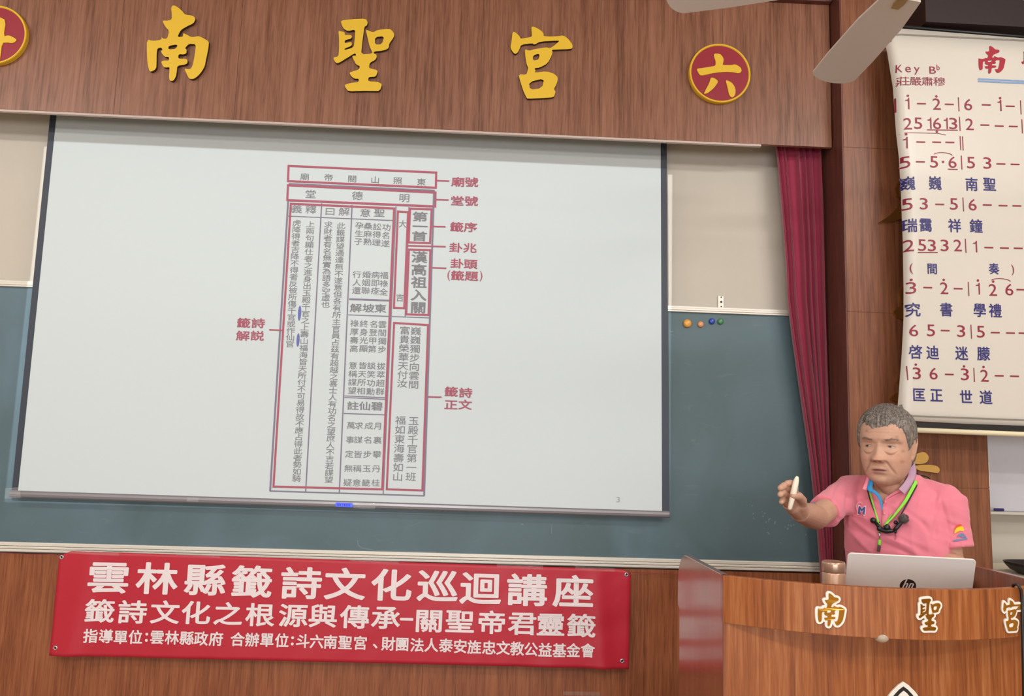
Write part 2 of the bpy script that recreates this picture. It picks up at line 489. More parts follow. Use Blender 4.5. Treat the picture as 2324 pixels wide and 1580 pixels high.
# ------------------------------------------------------------------ header characters
def glyph_sign(polys, sx_, ox, oy):
    return [[(ox+x/sx_, oy+y/sx_) for x, y in p] for p in polys]
G_NAN = [[(1315,52),(1345,65),(1378,92),(1398,118),(1412,125),(1455,130),(1478,145),(1480,165),(1465,190),(1428,207),(1400,222),(1375,238),(1360,262),(1347,292),(1390,290),(1388,262),(1412,272),(1445,290),(1468,292),(1505,284),(1535,298),(1583,325),(1580,365),(1572,410),(1560,465),(1552,510),(1530,550),(1500,585),(1468,607),(1440,607),(1428,595),(1412,560),(1398,528),(1425,535),(1448,530),(1462,500),(1472,450),(1480,400),(1485,345),(1432,343),(1402,376),(1415,385),(1415,412),(1395,424),(1355,420),(1352,455),(1400,455),(1422,460),(1422,490),(1400,500),(1345,508),(1342,550),(1335,590),(1315,622),(1290,620),(1283,595),(1287,545),(1287,518),(1260,522),(1240,515),(1222,475),(1250,468),(1285,468),(1282,440),(1255,442),(1232,420),(1222,396),(1236,390),(1225,370),(1195,378),(1190,430),(1190,480),(1187,532),(1150,553),(1135,545),(1122,490),(1117,420),(1117,310),(1165,322),(1228,312),(1227,292),(1240,305),(1270,305),(1285,245),(1258,218),(1240,185),(1237,168),(1270,170),(1305,160),(1303,110),(1298,70)],
         [(1280,358),(1350,347),(1335,382),(1278,385)]]
G_SHENG = [[(247,168),(330,158),(435,153),(450,180),(445,205),(425,215),(418,270),(408,340),(400,425),(485,415),(483,402),(465,365),(450,300),(435,238),(455,242),(490,258),(520,240),(610,228),(635,245),(650,270),(645,295),(612,340),(608,370),(598,382),(560,395),(497,400),(495,415),(515,422),(518,445),(505,465),(465,485),(460,525),(480,530),(520,540),(525,555),(510,590),(465,592),(455,598),(455,625),(520,628),(550,640),(557,655),(540,695),(505,697),(420,695),(305,700),(285,675),(275,650),(330,635),(380,632),(385,605),(350,605),(325,585),(312,558),(345,548),(385,535),(392,510),(365,500),(345,465),(332,432),(366,432),(355,412),(310,440),(225,492),(205,480),(190,445),(230,438),(235,390),(235,300),(230,245),(250,250),(278,255),(278,278),(325,275),(332,290),(325,305),(278,315),(277,340),(325,328),(333,345),(325,360),(278,378),(275,390),(345,370),(350,330),(355,280),(357,235),(300,248),(270,230),(255,200)],
           [(505,292),(575,285),(558,345),(505,350)]]
G_GONG = [[(1678,213),(1700,215),(1740,235),(1772,265),(1768,285),(1820,288),(1885,285),(1920,280),(1955,305),(1985,345),(1988,370),(1975,382),(1880,385),(1828,388),(1838,400),(1830,432),(1800,490),(1740,522),(1700,525),(1710,545),(1702,560),(1790,548),(1850,568),(1878,595),(1870,640),(1845,685),(1860,700),(1855,720),(1845,745),(1760,750),(1650,755),(1640,745),(1615,690),(1590,610),(1583,572),(1640,575),(1650,545),(1655,525),(1640,490),(1632,430),(1630,382),(1660,395),(1692,385),(1790,368),(1816,376),(1845,360),(1885,325),(1885,318),(1745,325),(1700,350),(1685,338),(1600,350),(1590,380),(1575,410),(1555,420),(1535,400),(1520,370),(1530,320),(1538,250),(1560,258),(1590,285),(1595,305),(1640,298),(1682,290),(1680,260)],
          [(1690,430),(1740,415),(1735,460),(1690,470)], [(1660,630),(1775,602),(1758,675),(1668,688)]]
G_LIU = [[(585,325),(690,322),(745,345),(795,410),(808,460),(795,530),(780,580),(1000,580),(1030,565),(1080,568),(1140,600),(1190,640),(1212,700),(1190,745),(1130,765),(1075,750),(1000,738),(850,730),(700,742),(540,765),(420,795),(320,812),(275,800),(235,740),(200,662),(330,645),(480,622),(600,600),(628,580),(628,480),(600,420)],
         [(540,858),(590,870),(650,905),(677,940),(665,990),(600,1080),(500,1170),(430,1215),(360,1225),(400,1140),(460,1030),(505,930),(512,880)],
         [(870,915),(990,970),(1050,1060),(1075,1130),(1070,1220),(1040,1280),(1000,1305),(965,1290),(930,1240),(910,1150),(880,1020),(858,940)]]
G_DOU = [[(-60,330),(0,348),(128,412),(78,735),(180,712),(255,740),(348,800),(290,855),(240,868),(160,855),(50,862),(12,1180),(-30,1250),(-75,1180),(-62,880),(-350,940),(-480,900),(-430,830),(-60,765)],
         [(-330,450),(-250,480),(-200,560),(-240,600),(-300,540)], [(-430,620),(-340,650),(-290,720),(-330,760),(-400,700)]]

def place_outline(polys_px, y, ex, off=0.0, it=1, bev=0.0):
    """outline in photo pixels -> solid plate standing on plane y, proud by 2*ex towards the room"""
    P = []
    for p in polys_px:
        q = [By(x, z, y) for x, z in p]
        P.append(chaikin([(v[0], v[2]) for v in q], it, .22))
    V, F = flat_curve_mesh(P, extrude=ex, offset=off, bevel=bev)
    return [(v[0], y-ex-bev-v[2], v[1]) for v in V], F

for nm, G, ox, lab in (('nan', G_NAN, 0, 'gold cut-out brush character, the leftmost of the three large ones on the wood header'),
                       ('sheng', G_SHENG, 700, 'gold cut-out brush character standing between two other large ones on the header'),
                       ('gong', G_GONG, 700, 'gold cut-out brush character with a roof stroke, beside the red round sign on the right')):
    pol = glyph_sign(G, 3.32, ox, 0)
    V, F = place_outline(pol, HY-.001, .007)
    me = pyd('gold_character', V, F)
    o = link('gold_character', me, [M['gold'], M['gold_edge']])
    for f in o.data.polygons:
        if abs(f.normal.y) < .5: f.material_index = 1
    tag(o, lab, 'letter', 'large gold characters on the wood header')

def round_sign(cx, cy, rpx, G, sc, ox, oy, lab):
    c = By(cx, cy, HY); k = mpp(cx, cy, HY); r = rpx*k
    root = empty('round_sign', (c[0], HY, c[2]), lab, 'sign', 'round red signs on the wood header')
    MB().lathe([(r*.90, .001), (r*.93, .002), (r*.93, .019), (0.001, .019)], (c[0], HY, c[2]), 64, 'y').build('disc', M['red_disc'], root)
    MB().lathe([(r*.96, .0), (r, .002), (r, .020), (r*.985, .023), (r*.95, .023), (r*.93, .0195), (r*.93, .0005)], (c[0], HY, c[2]), 64, 'y').build('rim', M['gold'], root, smooth=False)
    V, F = place_outline(glyph_sign(G, sc, ox, oy), HY-.019, .002)
    link('character', pyd('character', V, F), M['gold'], root)
round_sign(1630.8, 171, 70, G_LIU, 9.875, 1560, 90, 'round crimson sign with gold rim and gold character, right of the three gold characters')
round_sign(-5, 84.5, 70, G_DOU, 8.775, 0, 0, 'round crimson sign with gold rim, cut off by the left edge of the photo')

# ------------------------------------------------------------------ blackboard
BY0, BZ1 = float(By(760, 1254, 0)[2]), float(By(1650, 711, 0)[2])
bx1 = 1.43
root = empty('blackboard', (-.4, 0, BY0), 'wide green chalkboard with pale metal rails behind the projection screen', 'blackboard')
MB().box(-2.6, bx1, -.004, .018, BY0, BZ1).build('writing_surface', M['board'], root)
mb = MB()
for z0, z1, yy in ((BZ1+.013, BZ1+.022, -.012), (BZ1+.004, BZ1+.0135, -.014), (BZ1-.004, BZ1+.003, -.016)):
    mb.box(-2.6, bx1-.012, yy, .018, z0, z1)
mb.build('top_rail', M['rail'], root, bevel=.0015)
mb = MB()
for z0, z1, yy in ((BY0-.004, BY0+.010, -.016), (BY0-.014, BY0-.005, -.024), (BY0-.026, BY0-.0155, -.021)):
    mb.box(-2.6, bx1, yy, .018, z0, z1)
mb.build('chalk_rail', M['rail'], root, bevel=.002)
mb = MB()
rnd = random.Random(3)
for i in range(34):
    disc(mb, 1700+rnd.random()*150, 1170+rnd.gauss(10, 16), .8+rnd.random()*1.6, .8+rnd.random()*2.2, -.0046, 7)
def chalk(pts, th):
    for a, b in zip(pts[:-1], pts[1:]): seg(mb, a, b, th, -.0046)
chalk([(811, 1226), (813, 1238), (822, 1244), (850, 1249), (900, 1252), (990, 1253)], 2.2)
chalk([(1252, 1190), (1252, 1212)], 1.4)
chalk([(1182, 1190), (1188, 1191)], 2.5)
chalk([(1620, 1280), (1680, 1282)], 2)
chalk([(1520, 752), (1528, 753)], 3)
mb.build('chalk_mark', M['chalk'], root)

for (px, py, r, c, lab) in ((1559.6, 734.3, 9.5, (222, 160, 70), 'large orange button magnet on the chalkboard, nearest the screen'),
                            (1590, 736.3, 7, (218, 150, 104), 'small pale orange button magnet beside the large orange one'),
                            (1615.5, 729.5, 7, (38, 72, 170), 'blue button magnet touching the chalkboard rail'),
                            (1635, 730, 7, (66, 130, 84), 'green button magnet touching the chalkboard rail')):
    c3 = By(px, py, -.006); k = mpp(px, py, -.006)*r
    o = MB().lathe([(k*.96, .0), (k, .002), (k, k*.35), (k*.9, k*.62), (k*.65, k*.8), (k*.3, k*.86)], (c3[0], -.0042, c3[2]), 28, 'y').build('button_magnet', mat('magnet_'+str(int(px)), c, .25), smooth=True)
    tag(o, lab, 'magnet', 'button magnets on the chalkboard')

c3 = By(1635, 688, .02); zb = BZ1+.0225
root = empty('metal_bracket', (c3[0], .02, zb), 'small drilled aluminium plate standing on the chalkboard top rail', 'bracket')
wv = 6.8*mpp(1635, 688, .02)
z1 = float(By(1635, 671, .012)[2])
MB().box(c3[0]-wv, c3[0]+wv, .012, .0195, zb, z1).build('plate', M['rail'], root, bevel=.002)
mb = MB()
for f in (.87, .5, .14): mb.lathe([(.003 if f != .5 else .005, 0), (.003 if f != .5 else .005, .001)], (c3[0]+.001, .0115, zb+(z1-zb)*f), 12, 'y')
mb.build('screw', M['dark'], root)

# ------------------------------------------------------------------ projection screen with the slide on it
SY = -.045
def sxy(px, py): p = By(px, py, SY); return p
def up_(a, b): t = (3.15-a[2])/(a[2]-b[2]); return a+(a-b)*t
TLo, TRo, BRo, BLo = sxy(116, 244), sxy(1513, 317), sxy(1518.5, 1163), sxy(27, 1112)
TLi, TRi, BRi, BLi = sxy(130, 246), sxy(1499.5, 317), sxy(1502.5, 1162), sxy(41, 1114)
TLo, TRo, TLi, TRi = up_(TLo, BLo), up_(TRo, BRo), up_(TLi, BLi), up_(TRi, BRi)
root = empty('projection_screen', (float(By(770, 1150, SY)[0]), SY, float(By(770, 1150, SY)[2])), 'white pull-down projection screen with black side borders hanging over the chalkboard', 'projection screen')
def slab(name, pts, y0, y1, m, par):
    n = len(pts)
    V = [(p[0], y0, p[2]) for p in pts]+[(p[0], y1, p[2]) for p in pts]
    F = [tuple(range(n)), tuple(range(2*n-1, n-1, -1))]+[(i, i+n, (i+1) % n+n, (i+1) % n) for i in range(n)]
    return MB().add(V, F).build(name, m, par)
# cloth with a very faint waviness
nx, nz_ = 60, 30
V = []; F = []
for j in range(nz_+1):
    for i in range(nx+1):
        a, b = i/nx, j/nz_
        p = (TLi*(1-a)+TRi*a)*(1-b)+(BLi*(1-a)+BRi*a)*b
        V.append((p[0], SY+.0008*noise.noise(Vector((a*5, b*3, 1.7))), p[2]))
for j in range(nz_):
    for i in range(nx):
        q = j*(nx+1)+i; F.append((q, q+nx+1, q+nx+2, q+1))
link('screen_cloth', pyd('c', V, F), M['screen'], root, True)
slab('side_border', [TLo, TLi, BLi, BLo], SY-.0012, SY+.001, M['border'], root)
slab('side_border', [TRi, TRo, BRo, BRi], SY-.0012, SY+.001, M['border'], root)
a, b = By(24, 1121, SY), By(1519, 1168, SY); k = mpp(760, 1148, SY)
V = []; F = []; n = 10
for q in (a, b):
    for i in range(n):
        an = 2*PI*i/n; V.append((q[0], SY+.001+.011*math.cos(an), q[2]+9.0*k*math.sin(an)*.9))
F = [(i, (i+1) % n, n+(i+1) % n, n+i) for i in range(n)]+[tuple(range(n-1, -1, -1)), tuple(range(n, 2*n))]
link('bottom_bar', pyd('b', V, F), M['bar'], root, False)

TY = SY-.0022
INK = MB(); LINE = MB(); RED = MB(); REDT = MB(); BLUE = MB(); DIM = MB(); BIG = MB()
def row(s, pts, w, h, mb_=None, off=.006):
    for ch, (x, y) in zip(s, pts): put_glyph(mb_ or INK, ch, x, y, w, h, TY, off)
def col(s, a, b, w, h, off=.006, mb_=None):
    n = len(s)-1
    for i, ch in enumerate(s): put_glyph(mb_ or INK, ch, a[0]+(b[0]-a[0])*i/n, a[1]+(b[1]-a[1])*i/n, w, h, TY, off)
glyphs('廟帝關山照東堂德明義釋曰解意聖第一首大吉漢高祖入關功名遂訟得理桑麻熟孕生子福祿全病即痊婚姻聯行人還坡雲間獨步登甲終身光顯厚壽拔萃超群談笑勳皆天所相稱謀望註仙碧萬事定無疑求成玉畿月裏攀丹桂巍向富貴榮華付汝殿千官班如海此籤通達不但各主員占茲有越之喜士庶若財者實為語多空虛也上兩句仕進出易應勢騎虎降反被傷或作可付故國雲林縣詩文化巡迴講座根源與傳承君靈指導單位政府合辦斗六南宮、法泰安旌忠教公益基金會莊嚴肅穆瑞靄祥鐘奏究書學禮啓迪迷朦匡正世道號序卦兆題頭説廟堂財團0123456789KeyBb()')
row('廟帝關山照東', [(691.6,401),(745.6,402.7),(799.2,405.7),(851.4,408),(902.4,410),(956.3,412.8)], 19, 16)
row('堂德明', [(705,440.4),(811,444),(917.6,449)], 23, 19)
row('義釋曰解意聖', [(673,474),(705.6,476),(749,479.6),(781,480.4),(829,483),(860.8,483)], 23, 18)
row('第一首', [(953.3,491.8),(953.3,514),(951.8,536)], 33, 22, off=.02)
row('大吉', [(914,508),(907.5,675.3)], 17, 17)
row('漢高祖入關', [(951.8,583.4),(951,612),(950.8,640.6),(950,669.5),(949,698)], 34, 26, off=.02)
for s, x0, y0, x1, y1 in (('功名遂',877,515.8,875,552.5),('訟得理',856,514.6,854,550.5),('桑麻熟',835.4,513.3,834,548.7),('孕生子',815.7,512,813.4,548),
                          ('福祿全',871.6,624.7,870.4,662.7),('病即痊',852,624,851.4,660),('婚姻聯',832,623.4,829.6,659.4),('行人還',810,623,808.9,659.4),
                          ('雲間獨步',867.8,736.3,867,793),('名登甲第',848.5,735.8,844.4,792),('終身光顯',826,735,824.8,791),('祿厚壽高',804.4,734,803,791.3),
                          ('拔萃超群',864.8,831,862.4,888.7),('談笑功勳',843,830,841,888.7),('皆天所相',823,829.4,819.4,887.4),('意稱謀望',801,829.7,799,886.5),
                          ('萬事定無疑',796.3,965.7,789,1095.5),('求謀皆稱意',814.5,966,809.3,1096),('成名步玉畿',837,966.3,830.3,1096),('月裏攀丹桂',858,966.8,852.6,1096)):
    col(s, (x0, y0), (x1, y1), 18, 15.5)
row('解坡東', [(807.6,698.9),(836,699.4),(863.3,699.9)], 25, 19, off=.012)
row('註仙碧', [(800.9,920.8),(828,921.4),(855.6,922)], 25, 19, off=.012)
col('巍巍獨步向雲間', (943.7,751.3), (938.6,872.9), 22, 18, .008)
col('富貴榮華天付汝', (918.7,750), (912.7,870.5), 22, 18, .008)
col('玉殿千官第一班', (938.6,955.4), (932.3,1082), 22, 19, .008)
col('福如東海壽如山', (909,954), (902.4,1082), 22, 19, .008)
col('上兩句顯仕者之進身出玉殿千官之上壽山福海皆天所付不可易得故不應占得此者勢如騎', (704.6,509), (672.8,1086), 18, 14.5)
col('虎降得者吉降不得者反被所傷千官或作仙官', (673.4,506), (657.8,781), 18, 14.5)
col('此籤謀望通達無不遂意但各有所主官員占茲有超越之喜士人有功名之望庶人不吉若謀望', (774,512), (746,1088.7), 18, 14.5)
col('求財者有名無實為語多空虛也', (745,510), (738.7,691), 18, 14.5)
for s, pts in (('廟號',[(1039.4,412.8),(1070,413.3)]),('堂號',[(1038,455.8),(1069.5,456.3)]),('籤序',[(1036.6,515),(1068,515.8)]),('卦兆',[(1034.8,562),(1066.5,562.7)]),
               ('卦頭',[(1037.3,598),(1068,599.4)]),('籤題',[(1038.6,625.4),(1070,626.5)]),('籤詩',[(1024,889),(1056.7,891.4)]),('正文',[(1023.5,918.6),(1055.6,918.6)]),
               ('籤詩',[(553,732.8),(586,733.5)]),('解説',[(551,762),(583.8,762)])):
    row(s, pts, 29, 22, REDT, .018)
put_glyph(REDT, '(', 1018.4, 625.4, 6, 24, TY, .01, own=True); put_glyph(REDT, ')', 1091.8, 627, 6, 24, TY, .01, own=True)
put_glyph(DIM, '3', 1403, 1134, 8, 12, TY, 0, own=True)
for p, th in (([(654.9,376.5),(990,391.5),(989,426),(653.4,411)], 4.6), ([(653.5,420.6),(988.3,437),(987.8,468.5),(651.8,454)], 4.6),
              ([(660,462.4),(894.4,473),(867.3,1110.8),(620.5,1104.5)], 4.6), ([(903,480),(926,481.4),(917.2,699.5),(894,698.5)], 4.4),
              ([(930.6,473.4),(979.6,475.2),(975.8,551.8),(927.5,550)], 4.4), ([(928,566.2),(976.5,567.7),(972.5,715),(922,713.4)], 4.4),
              ([(894.3,732.9),(971.4,737.7),(958.5,1113.2),(877.6,1110.7)], 4.4)): loop(RED, p, th, TY)
for a, b in (((990,410),(1019.6,411)),((988,453),(1018,454)),((981.6,514),(1011,514.6)),((924.7,557.6),(1011.5,560)),((979,607.7),(1013,609)),((971.8,901),(1002,901.8)),((611,748.6),(643.7,750))): seg(RED, a, b, 3.4, TY)
LYY = TY+.0005
for a, b, th in (((654,455),(613,1114.5),4),((612,1114.5),(963,1125.5),3),((985,432),(962.5,1125.5),4),((655,417),(986,432.5),3.4),((653,456.3),(985,470.3),1.6),
                 ((730,461.4),(693.7,1116),2.6),((799,465),(770,1118.6),2.6),((898.6,469),(869.7,1121.4),2.4),((928,470),(919.5,718),2.4),
                 ((653,490.5),(895.6,500.6),2),((792.4,679),(888.6,682.4),4),((790,714.6),(976.6,721.6),2),((781.6,898.6),(880,903),2),((781.4,902.2),(879.6,906.6),2),((780,938.5),(878,941.8),2.2)): seg(LINE, a, b, th, LYY)
disc(BLUE, 679.7, 710.8, 3.6, 17.5, TY); disc(BLUE, 676.3, 771.7, 3.4, 15.5, TY)
for nm, mb_, m_ in (('slide_lettering', INK, 'ink_grey'), ('slide_table_line', LINE, 'ink_line'), ('slide_red_frame', RED, 'ink_red'), ('slide_red_lettering', REDT, 'ink_red'),
                    ('slide_blue_mark', BLUE, 'ink_blue'), ('slide_page_number', DIM, 'ink_dim')):
    mb_.build(nm, M[m_], root)
# maker's sticker on the bar
mb = MB(); ry = SY-.0125
disc_c = By(781, 1146.2, ry); k = mpp(781, 1146, ry)
P = []
for i in range(24):
    an = 2*PI*i/24; cx = 15.5 if math.cos(an) > 0 else -15.5
    P.append((disc_c[0]+(cx+5*math.cos(an))*k, ry, disc_c[2]+(5*math.sin(an)-.4*cx/15)*k))
mb.add(P, [tuple(range(24))]); mb.build('bar_sticker', mat('blue_sticker', (60, 84, 235), .3), root)
mb = MB()
for i, (dx, w, h) in enumerate(((-14, 3, 6), (-9, 4, 1.6), (-9, 1.6, 6), (-3.5, 1.6, 6), (1, 1.6, 6), (1, 4, 1.5), (6, 4, 6), (11.5, 3.4, 6))):
    c = By(781+dx, 1146.2+dx*.03, ry-.0006); mb.box(c[0]-w*k/2, c[0]+w*k/2, ry-.0008, ry-.0004, c[2]-h*k/2, c[2]+h*k/2)
mb.build('sticker_mark', mat('deep_blue_print', (20, 40, 200), .4), root)

# clear tape pieces: crumpled strips
def tape(px, py, w, h, y, lab, ang=0.0, seed=1, grp='strips of clear tape on the red banner', amp=.003):
    c = By(px, py, y); k = mpp(px, py, y); nx, nz_ = 22, 5
    V = []; F = []; rr = random.Random(seed)
    for j in range(nz_+1):
        for i in range(nx+1):
            a = (i/nx-.5)*w*k; b = (j/nz_-.5)*h*k
            x = a*math.cos(ang)-b*math.sin(ang); z = a*math.sin(ang)+b*math.cos(ang)
            V.append((c[0]+x, y-.001-amp*abs(noise.noise(Vector((a*55+seed*3.1, b*90, seed)))), c[2]+z))
    for j in range(nz_):
        for i in range(nx):
            q = j*(nx+1)+i; F.append((q, q+1, q+nx+2, q+nx+1))
    o = link('tape_strip', pyd('t', V, F), M['tape'], None, True)
    return tag(o, lab, 'tape', grp)
tape(30, 1119, 34, 24, SY-.014, 'crumpled clear tape round the lower left corner of the screen', .1, 4, 'bits of clear tape on the screen bar', .008)
tape(827, 1148, 50, 14, SY-.014, 'shiny clear tape on the screen bar beside the blue sticker', -.04, 5, 'bits of clear tape on the screen bar', .009)
tape(438, 1134, 26, 9, SY-.014, 'small clear tape bit on the screen bar, above the left part of the banner', -.03, 6, 'bits of clear tape on the screen bar', .006)
tape(1528, 699, 20, 8, .0, 'clear tape bit on the chalkboard top rail beside the screen edge', 0, 7, 'tape on the chalkboard rail')

# ------------------------------------------------------------------ banner
BNY = -.048
root = empty('banner', (float(By(780, 1500, BNY)[0]), BNY, float(By(780, 1505, BNY)[2])), 'red fabric banner with three rows of white lettering taped below the chalkboard', 'banner')
tl, tr, br, bl = By(136, 1250, BNY), By(1432, 1293, BNY), By(1427, 1519, BNY), By(112, 1488, BNY)
nx, nz_ = 150, 30
def bwave(x, v):
    u = (x-tl[0])/(tr[0]-tl[0])
    e = np.exp(-((u-.945-.012*(v-.5))/.018)**2)*.014*(.35+v*.65) + np.exp(-((u-.05+.02*v)/.02)**2)*.012*(.4+.6*v) + np.exp(-((u-.80-.1*(v-.5))/.03)**2)*.005*v
    return e + .004*noise.noise(Vector((u*9, v*1.2, .3)))*v + .0022*noise.noise(Vector((u*26+v*5, v*2.4, 2.2)))
def bpt(u, v, lift=0.0):
    p = (tl*(1-u)+tr*u)*(1-v)+(bl*(1-u)+br*u)*v
    return p
V = []; F = []
for j in range(nz_+1):
    for i in range(nx+1):
        u, v = i/nx, j/nz_
        p = bpt(u, v); sag = -.006*math.sin(PI*u)*0
        x, z = p[0], p[2]
        if u < .02 and v < .12: z -= (.02-u)/.02*(.12-v)*.16
        if u > .985 and v < .1: z -= (u-.985)/.015*(.1-v)*.16
        V.append((x, BNY-bwave(x, v), z))
for j in range(nz_):
    for i in range(nx):
        q = j*(nx+1)+i; F.append((q, q+nx+1, q+nx+2, q+1))
cloth = link('banner_cloth', pyd('bc', V, F), M['banner'], root, True)
md = cloth.modifiers.new('thick', 'SOLIDIFY'); md.thickness = .0008; md.offset = -1
def banner_row(nm, s, pts, w, h, off):
    mb = MB()
    for ch, (x, y) in zip(s, pts):
        if ch == '-': put_glyph(mb, ch, x, y, 30, 6, BNY, off, own=True)
        elif ch == ':': put_glyph(mb, ch, x, y, 6.5, 20, BNY, off, own=True)
        else: put_glyph(mb, ch, x, y, w, h, BNY, off)
    # follow the cloth
    W = []
    for (x, y, z) in mb.V:
        v = (tl[2]-z)/(tl[2]-bl[2]); W.append((x, BNY-bwave(x, min(max(v, 0), 1))-.0016+(y-BNY), z))
    mb.V = W; mb.build(nm, M['white_ink'], root)
banner_row('title_lettering', '雲林縣籤詩文化巡迴講座', [(247.6,1310),(357,1313),(465.6,1315.7),(572,1320),(684,1323.5),(783,1325.4),(888.6,1327.4),(993.5,1330),(1090.5,1335),(1196,1339),(1301,1342)], 88, 69, .024)
banner_row('topic_lettering', '籤詩文化之根源與傳承-關聖帝君靈籤', [(227.4,1386.5),(301,1389),(375,1389.5),(445.5,1390.5),(518,1393),(590.4,1395.5),(665.7,1396.7),(733,1398),(805.5,1400),(875.6,1401.5),(923,1405.4),(973.7,1408.6),(1043.8,1409.8),(1116,1412.5),(1185.5,1414.5),(1249.7,1417.3),(1319,1419.7)], 62, 50, .021)
banner_row('host_lettering', '指導單位:雲林縣政府合辦單位:斗六南聖宮、財團法人泰安旌忠文教公益基金會', [(207,1443),(241.5,1444),(274.4,1446),(308,1446),(333,1446.5),(357,1446),(391,1447),(424.4,1448),(457,1449),(491,1450),(539.4,1451),(572.6,1452),(606,1452.5),(640,1453.6),(664,1454.5),(687.5,1455),(719,1456),(750,1457),(783.7,1458),(818,1459),(862,1457),(881.5,1461),(913,1462),(946.8,1464),(979,1464),(1012,1465),(1044.6,1467),(1076.6,1468.8),(1110,1470),(1142,1470.7),(1173.6,1472),(1205,1473),(1237,1474.7),(1269.5,1476),(1301,1476),(1333.6,1476)], 30, 30, .022)
for gx, gy in ((140, 1265), (127.5, 1470), (1422, 1304.5), (1412, 1500)):
    p = By(gx, gy, BNY); v = (tl[2]-p[2])/(tl[2]-bl[2]); yy = BNY-bwave(p[0], v)-.001
    mb = MB(); n = 20; ro, ri = .0085, .0042
    V = [(p[0]+r*math.cos(2*PI*i/n), yy-h, p[2]+r*math.sin(2*PI*i/n)) for r, h in ((ro, 0), (ro*.8, .002), (ri, .001)) for i in range(n)]
    F = [(a*n+i, a*n+(i+1) % n, (a+1)*n+(i+1) % n, (a+1)*n+i) for a in range(2) for i in range(n)]
    mb.add(V, F); g = mb.build('grommet', M['steel'], root, True)
    disc(d := MB(), gx, gy, 3.2, 3.2, yy-.0004); d.build('grommet_hole', M['dark'], g)
for i, (px, py, w, h, an, lab) in enumerate(((210, 1254, 120, 9, -.03, 'long clear tape strip at the left end of the banner top'), (450, 1259, 98, 9, -.03, 'clear tape strip on the banner top, above its third large character'),
        (850, 1273, 110, 8, -.03, 'clear tape strip on the banner top, in the middle of its length'), (1180, 1285, 105, 9, -.03, 'clear tape strip on the banner top, second from its right end'), (1350, 1291, 90, 8, -.035, 'clear tape strip on the banner top, at its right corner'))):
    tape(px, py, w, h, BNY-.004, lab, an, 10+i, amp=.004)
# thin red cord running along under the rail
mb = MB(); mb.tube([By(0, 1255, -.028), By(70, 1258, -.028), By(128, 1258, -.03), By(137, 1263, -.05)], .0012, 6)
tag(mb.build('cord', M['chart_red']), 'thin red cord running under the rail to the banner left corner', 'cord', 'thin cords at the banner corners')
mb = MB(); mb.tube([By(1423, 1302, -.05), By(1436, 1300, -.04), By(1480, 1301, -.028), By(1560, 1304, -.028)], .0012, 6)
tag(mb.build('cord', M['chart_red']), 'thin red cord running from the banner right corner towards the lectern', 'cord', 'thin cords at the banner corners')

# a torn clear tape strip left on the wainscot
tape(1320, 1574, 84, 8, LY, 'torn clear tape strip on the wood wainscot below the banner', .0, 31, 'tape on the wainscot', .003)

# ------------------------------------------------------------------ curtain
root_y = -.085
Lp = [(328, 1753), (400, 1763), (520, 1774), (650, 1785), (720, 1788), (800, 1799), (900, 1815), (1000, 1832), (1060, 1842), (1180, 1858), (1290, 1868), (1420, 1876)]
def lx(py):
    for (a, xa), (b, xb) in zip(Lp[:-1], Lp[1:]):
        if py <= b: return xa+(xb-xa)*(py-a)/(b-a)
    return Lp[-1][1]
V = []; F = []; nu, nv = 140, 60
ztop, zbot = hz0+.12, .25
for j in range(nv+1):
    z = ztop+(zbot-ztop)*j/nv
    # photo row of this height at the curtain's left edge
    py = 332+(ztop-z)/(ztop-1.0)*(1290-332)
    x0 = float(By(lx(py), min(py, 1400), root_y)[0]); x1 = PX0-.004
    for i in range(nu+1):
        u = i/nu
        am = .026*(.55+.45*min(1, j/8))
        ph = 2*PI*(5.6*u+.25*math.sin(3.1*u*PI)+.05*j/nv)
        y = root_y - am*(.5+.5*math.sin(ph)) - .012*math.sin(ph*2.3+1.0+j*.02)*.5 + .02
        V.append((x0+(x1-x0)*u+.006*math.sin(ph+1.2), y, z))
for j in range(nv):
    for i in range(nu):
        q = j*(nu+1)+i; F.append((q, q+nu+1, q+nu+2, q+1))
o = link('curtain', pyd('cu', V, F), M['curtain'], None, True)
tag(o, 'wine red pleated curtain hanging between the chalkboard and the wood pillar', 'curtain')
md = o.modifiers.new('thick', 'SOLIDIFY'); md.thickness = .002

# ------------------------------------------------------------------ song chart
CY = -.40
root = empty('song_chart', (float(By(2300, 960, CY)[0]), CY, float(By(2200, 985, CY)[2])), 'white hanging song sheet with red numbered notation and blue lyrics before the pillar', 'chart')
EL = [(62, 2010), (110, 2022), (190, 2035), (300, 2043), (350, 2049), (440, 2054), (540, 2058), (650, 2060), (720, 2060), (800, 2056), (880, 2050), (930, 2046), (955, 2058)]
CX1 = 2.62
V = []; F = []; nu = 40
for py, px in EL:
    a = By(px, py, CY)
    b2 = np.array([CX1, CY, float(By(2324, py+(26 if py < 500 else 14), CY)[2])-.012])
    for i in range(nu+1):
        u = (i/nu)**2.4
        x = a[0]+(b2[0]-a[0])*u; z = a[2]+(b2[2]-a[2])*u
        s = x-a[0]
        curl = .03*math.exp(-s/.010)
        V.append((x, CY+curl, z))
for j in range(len(EL)-1):
    for i in range(nu):
        q = j*(nu+1)+i; F.append((q, q+nu+1, q+nu+2, q+1))
sheet = link('sheet', pyd('sh', V, F), M['paper'], root, True)
md = sheet.modifiers.new('thick', 'SOLIDIFY'); md.thickness = .0006; md.offset = -1
def edge_x(z):
    P = [By(px, py, CY) for py, px in EL]
    for p, q in zip(P[:-1], P[1:]):
        if q[2] <= z <= p[2]: return p[0]+(q[0]-p[0])*(p[2]-z)/(p[2]-q[2])
    return P[0][0]
CR = MB(); CB = MB(); CG = MB(); CT = MB(); CS = MB()
YT = CY-.0016
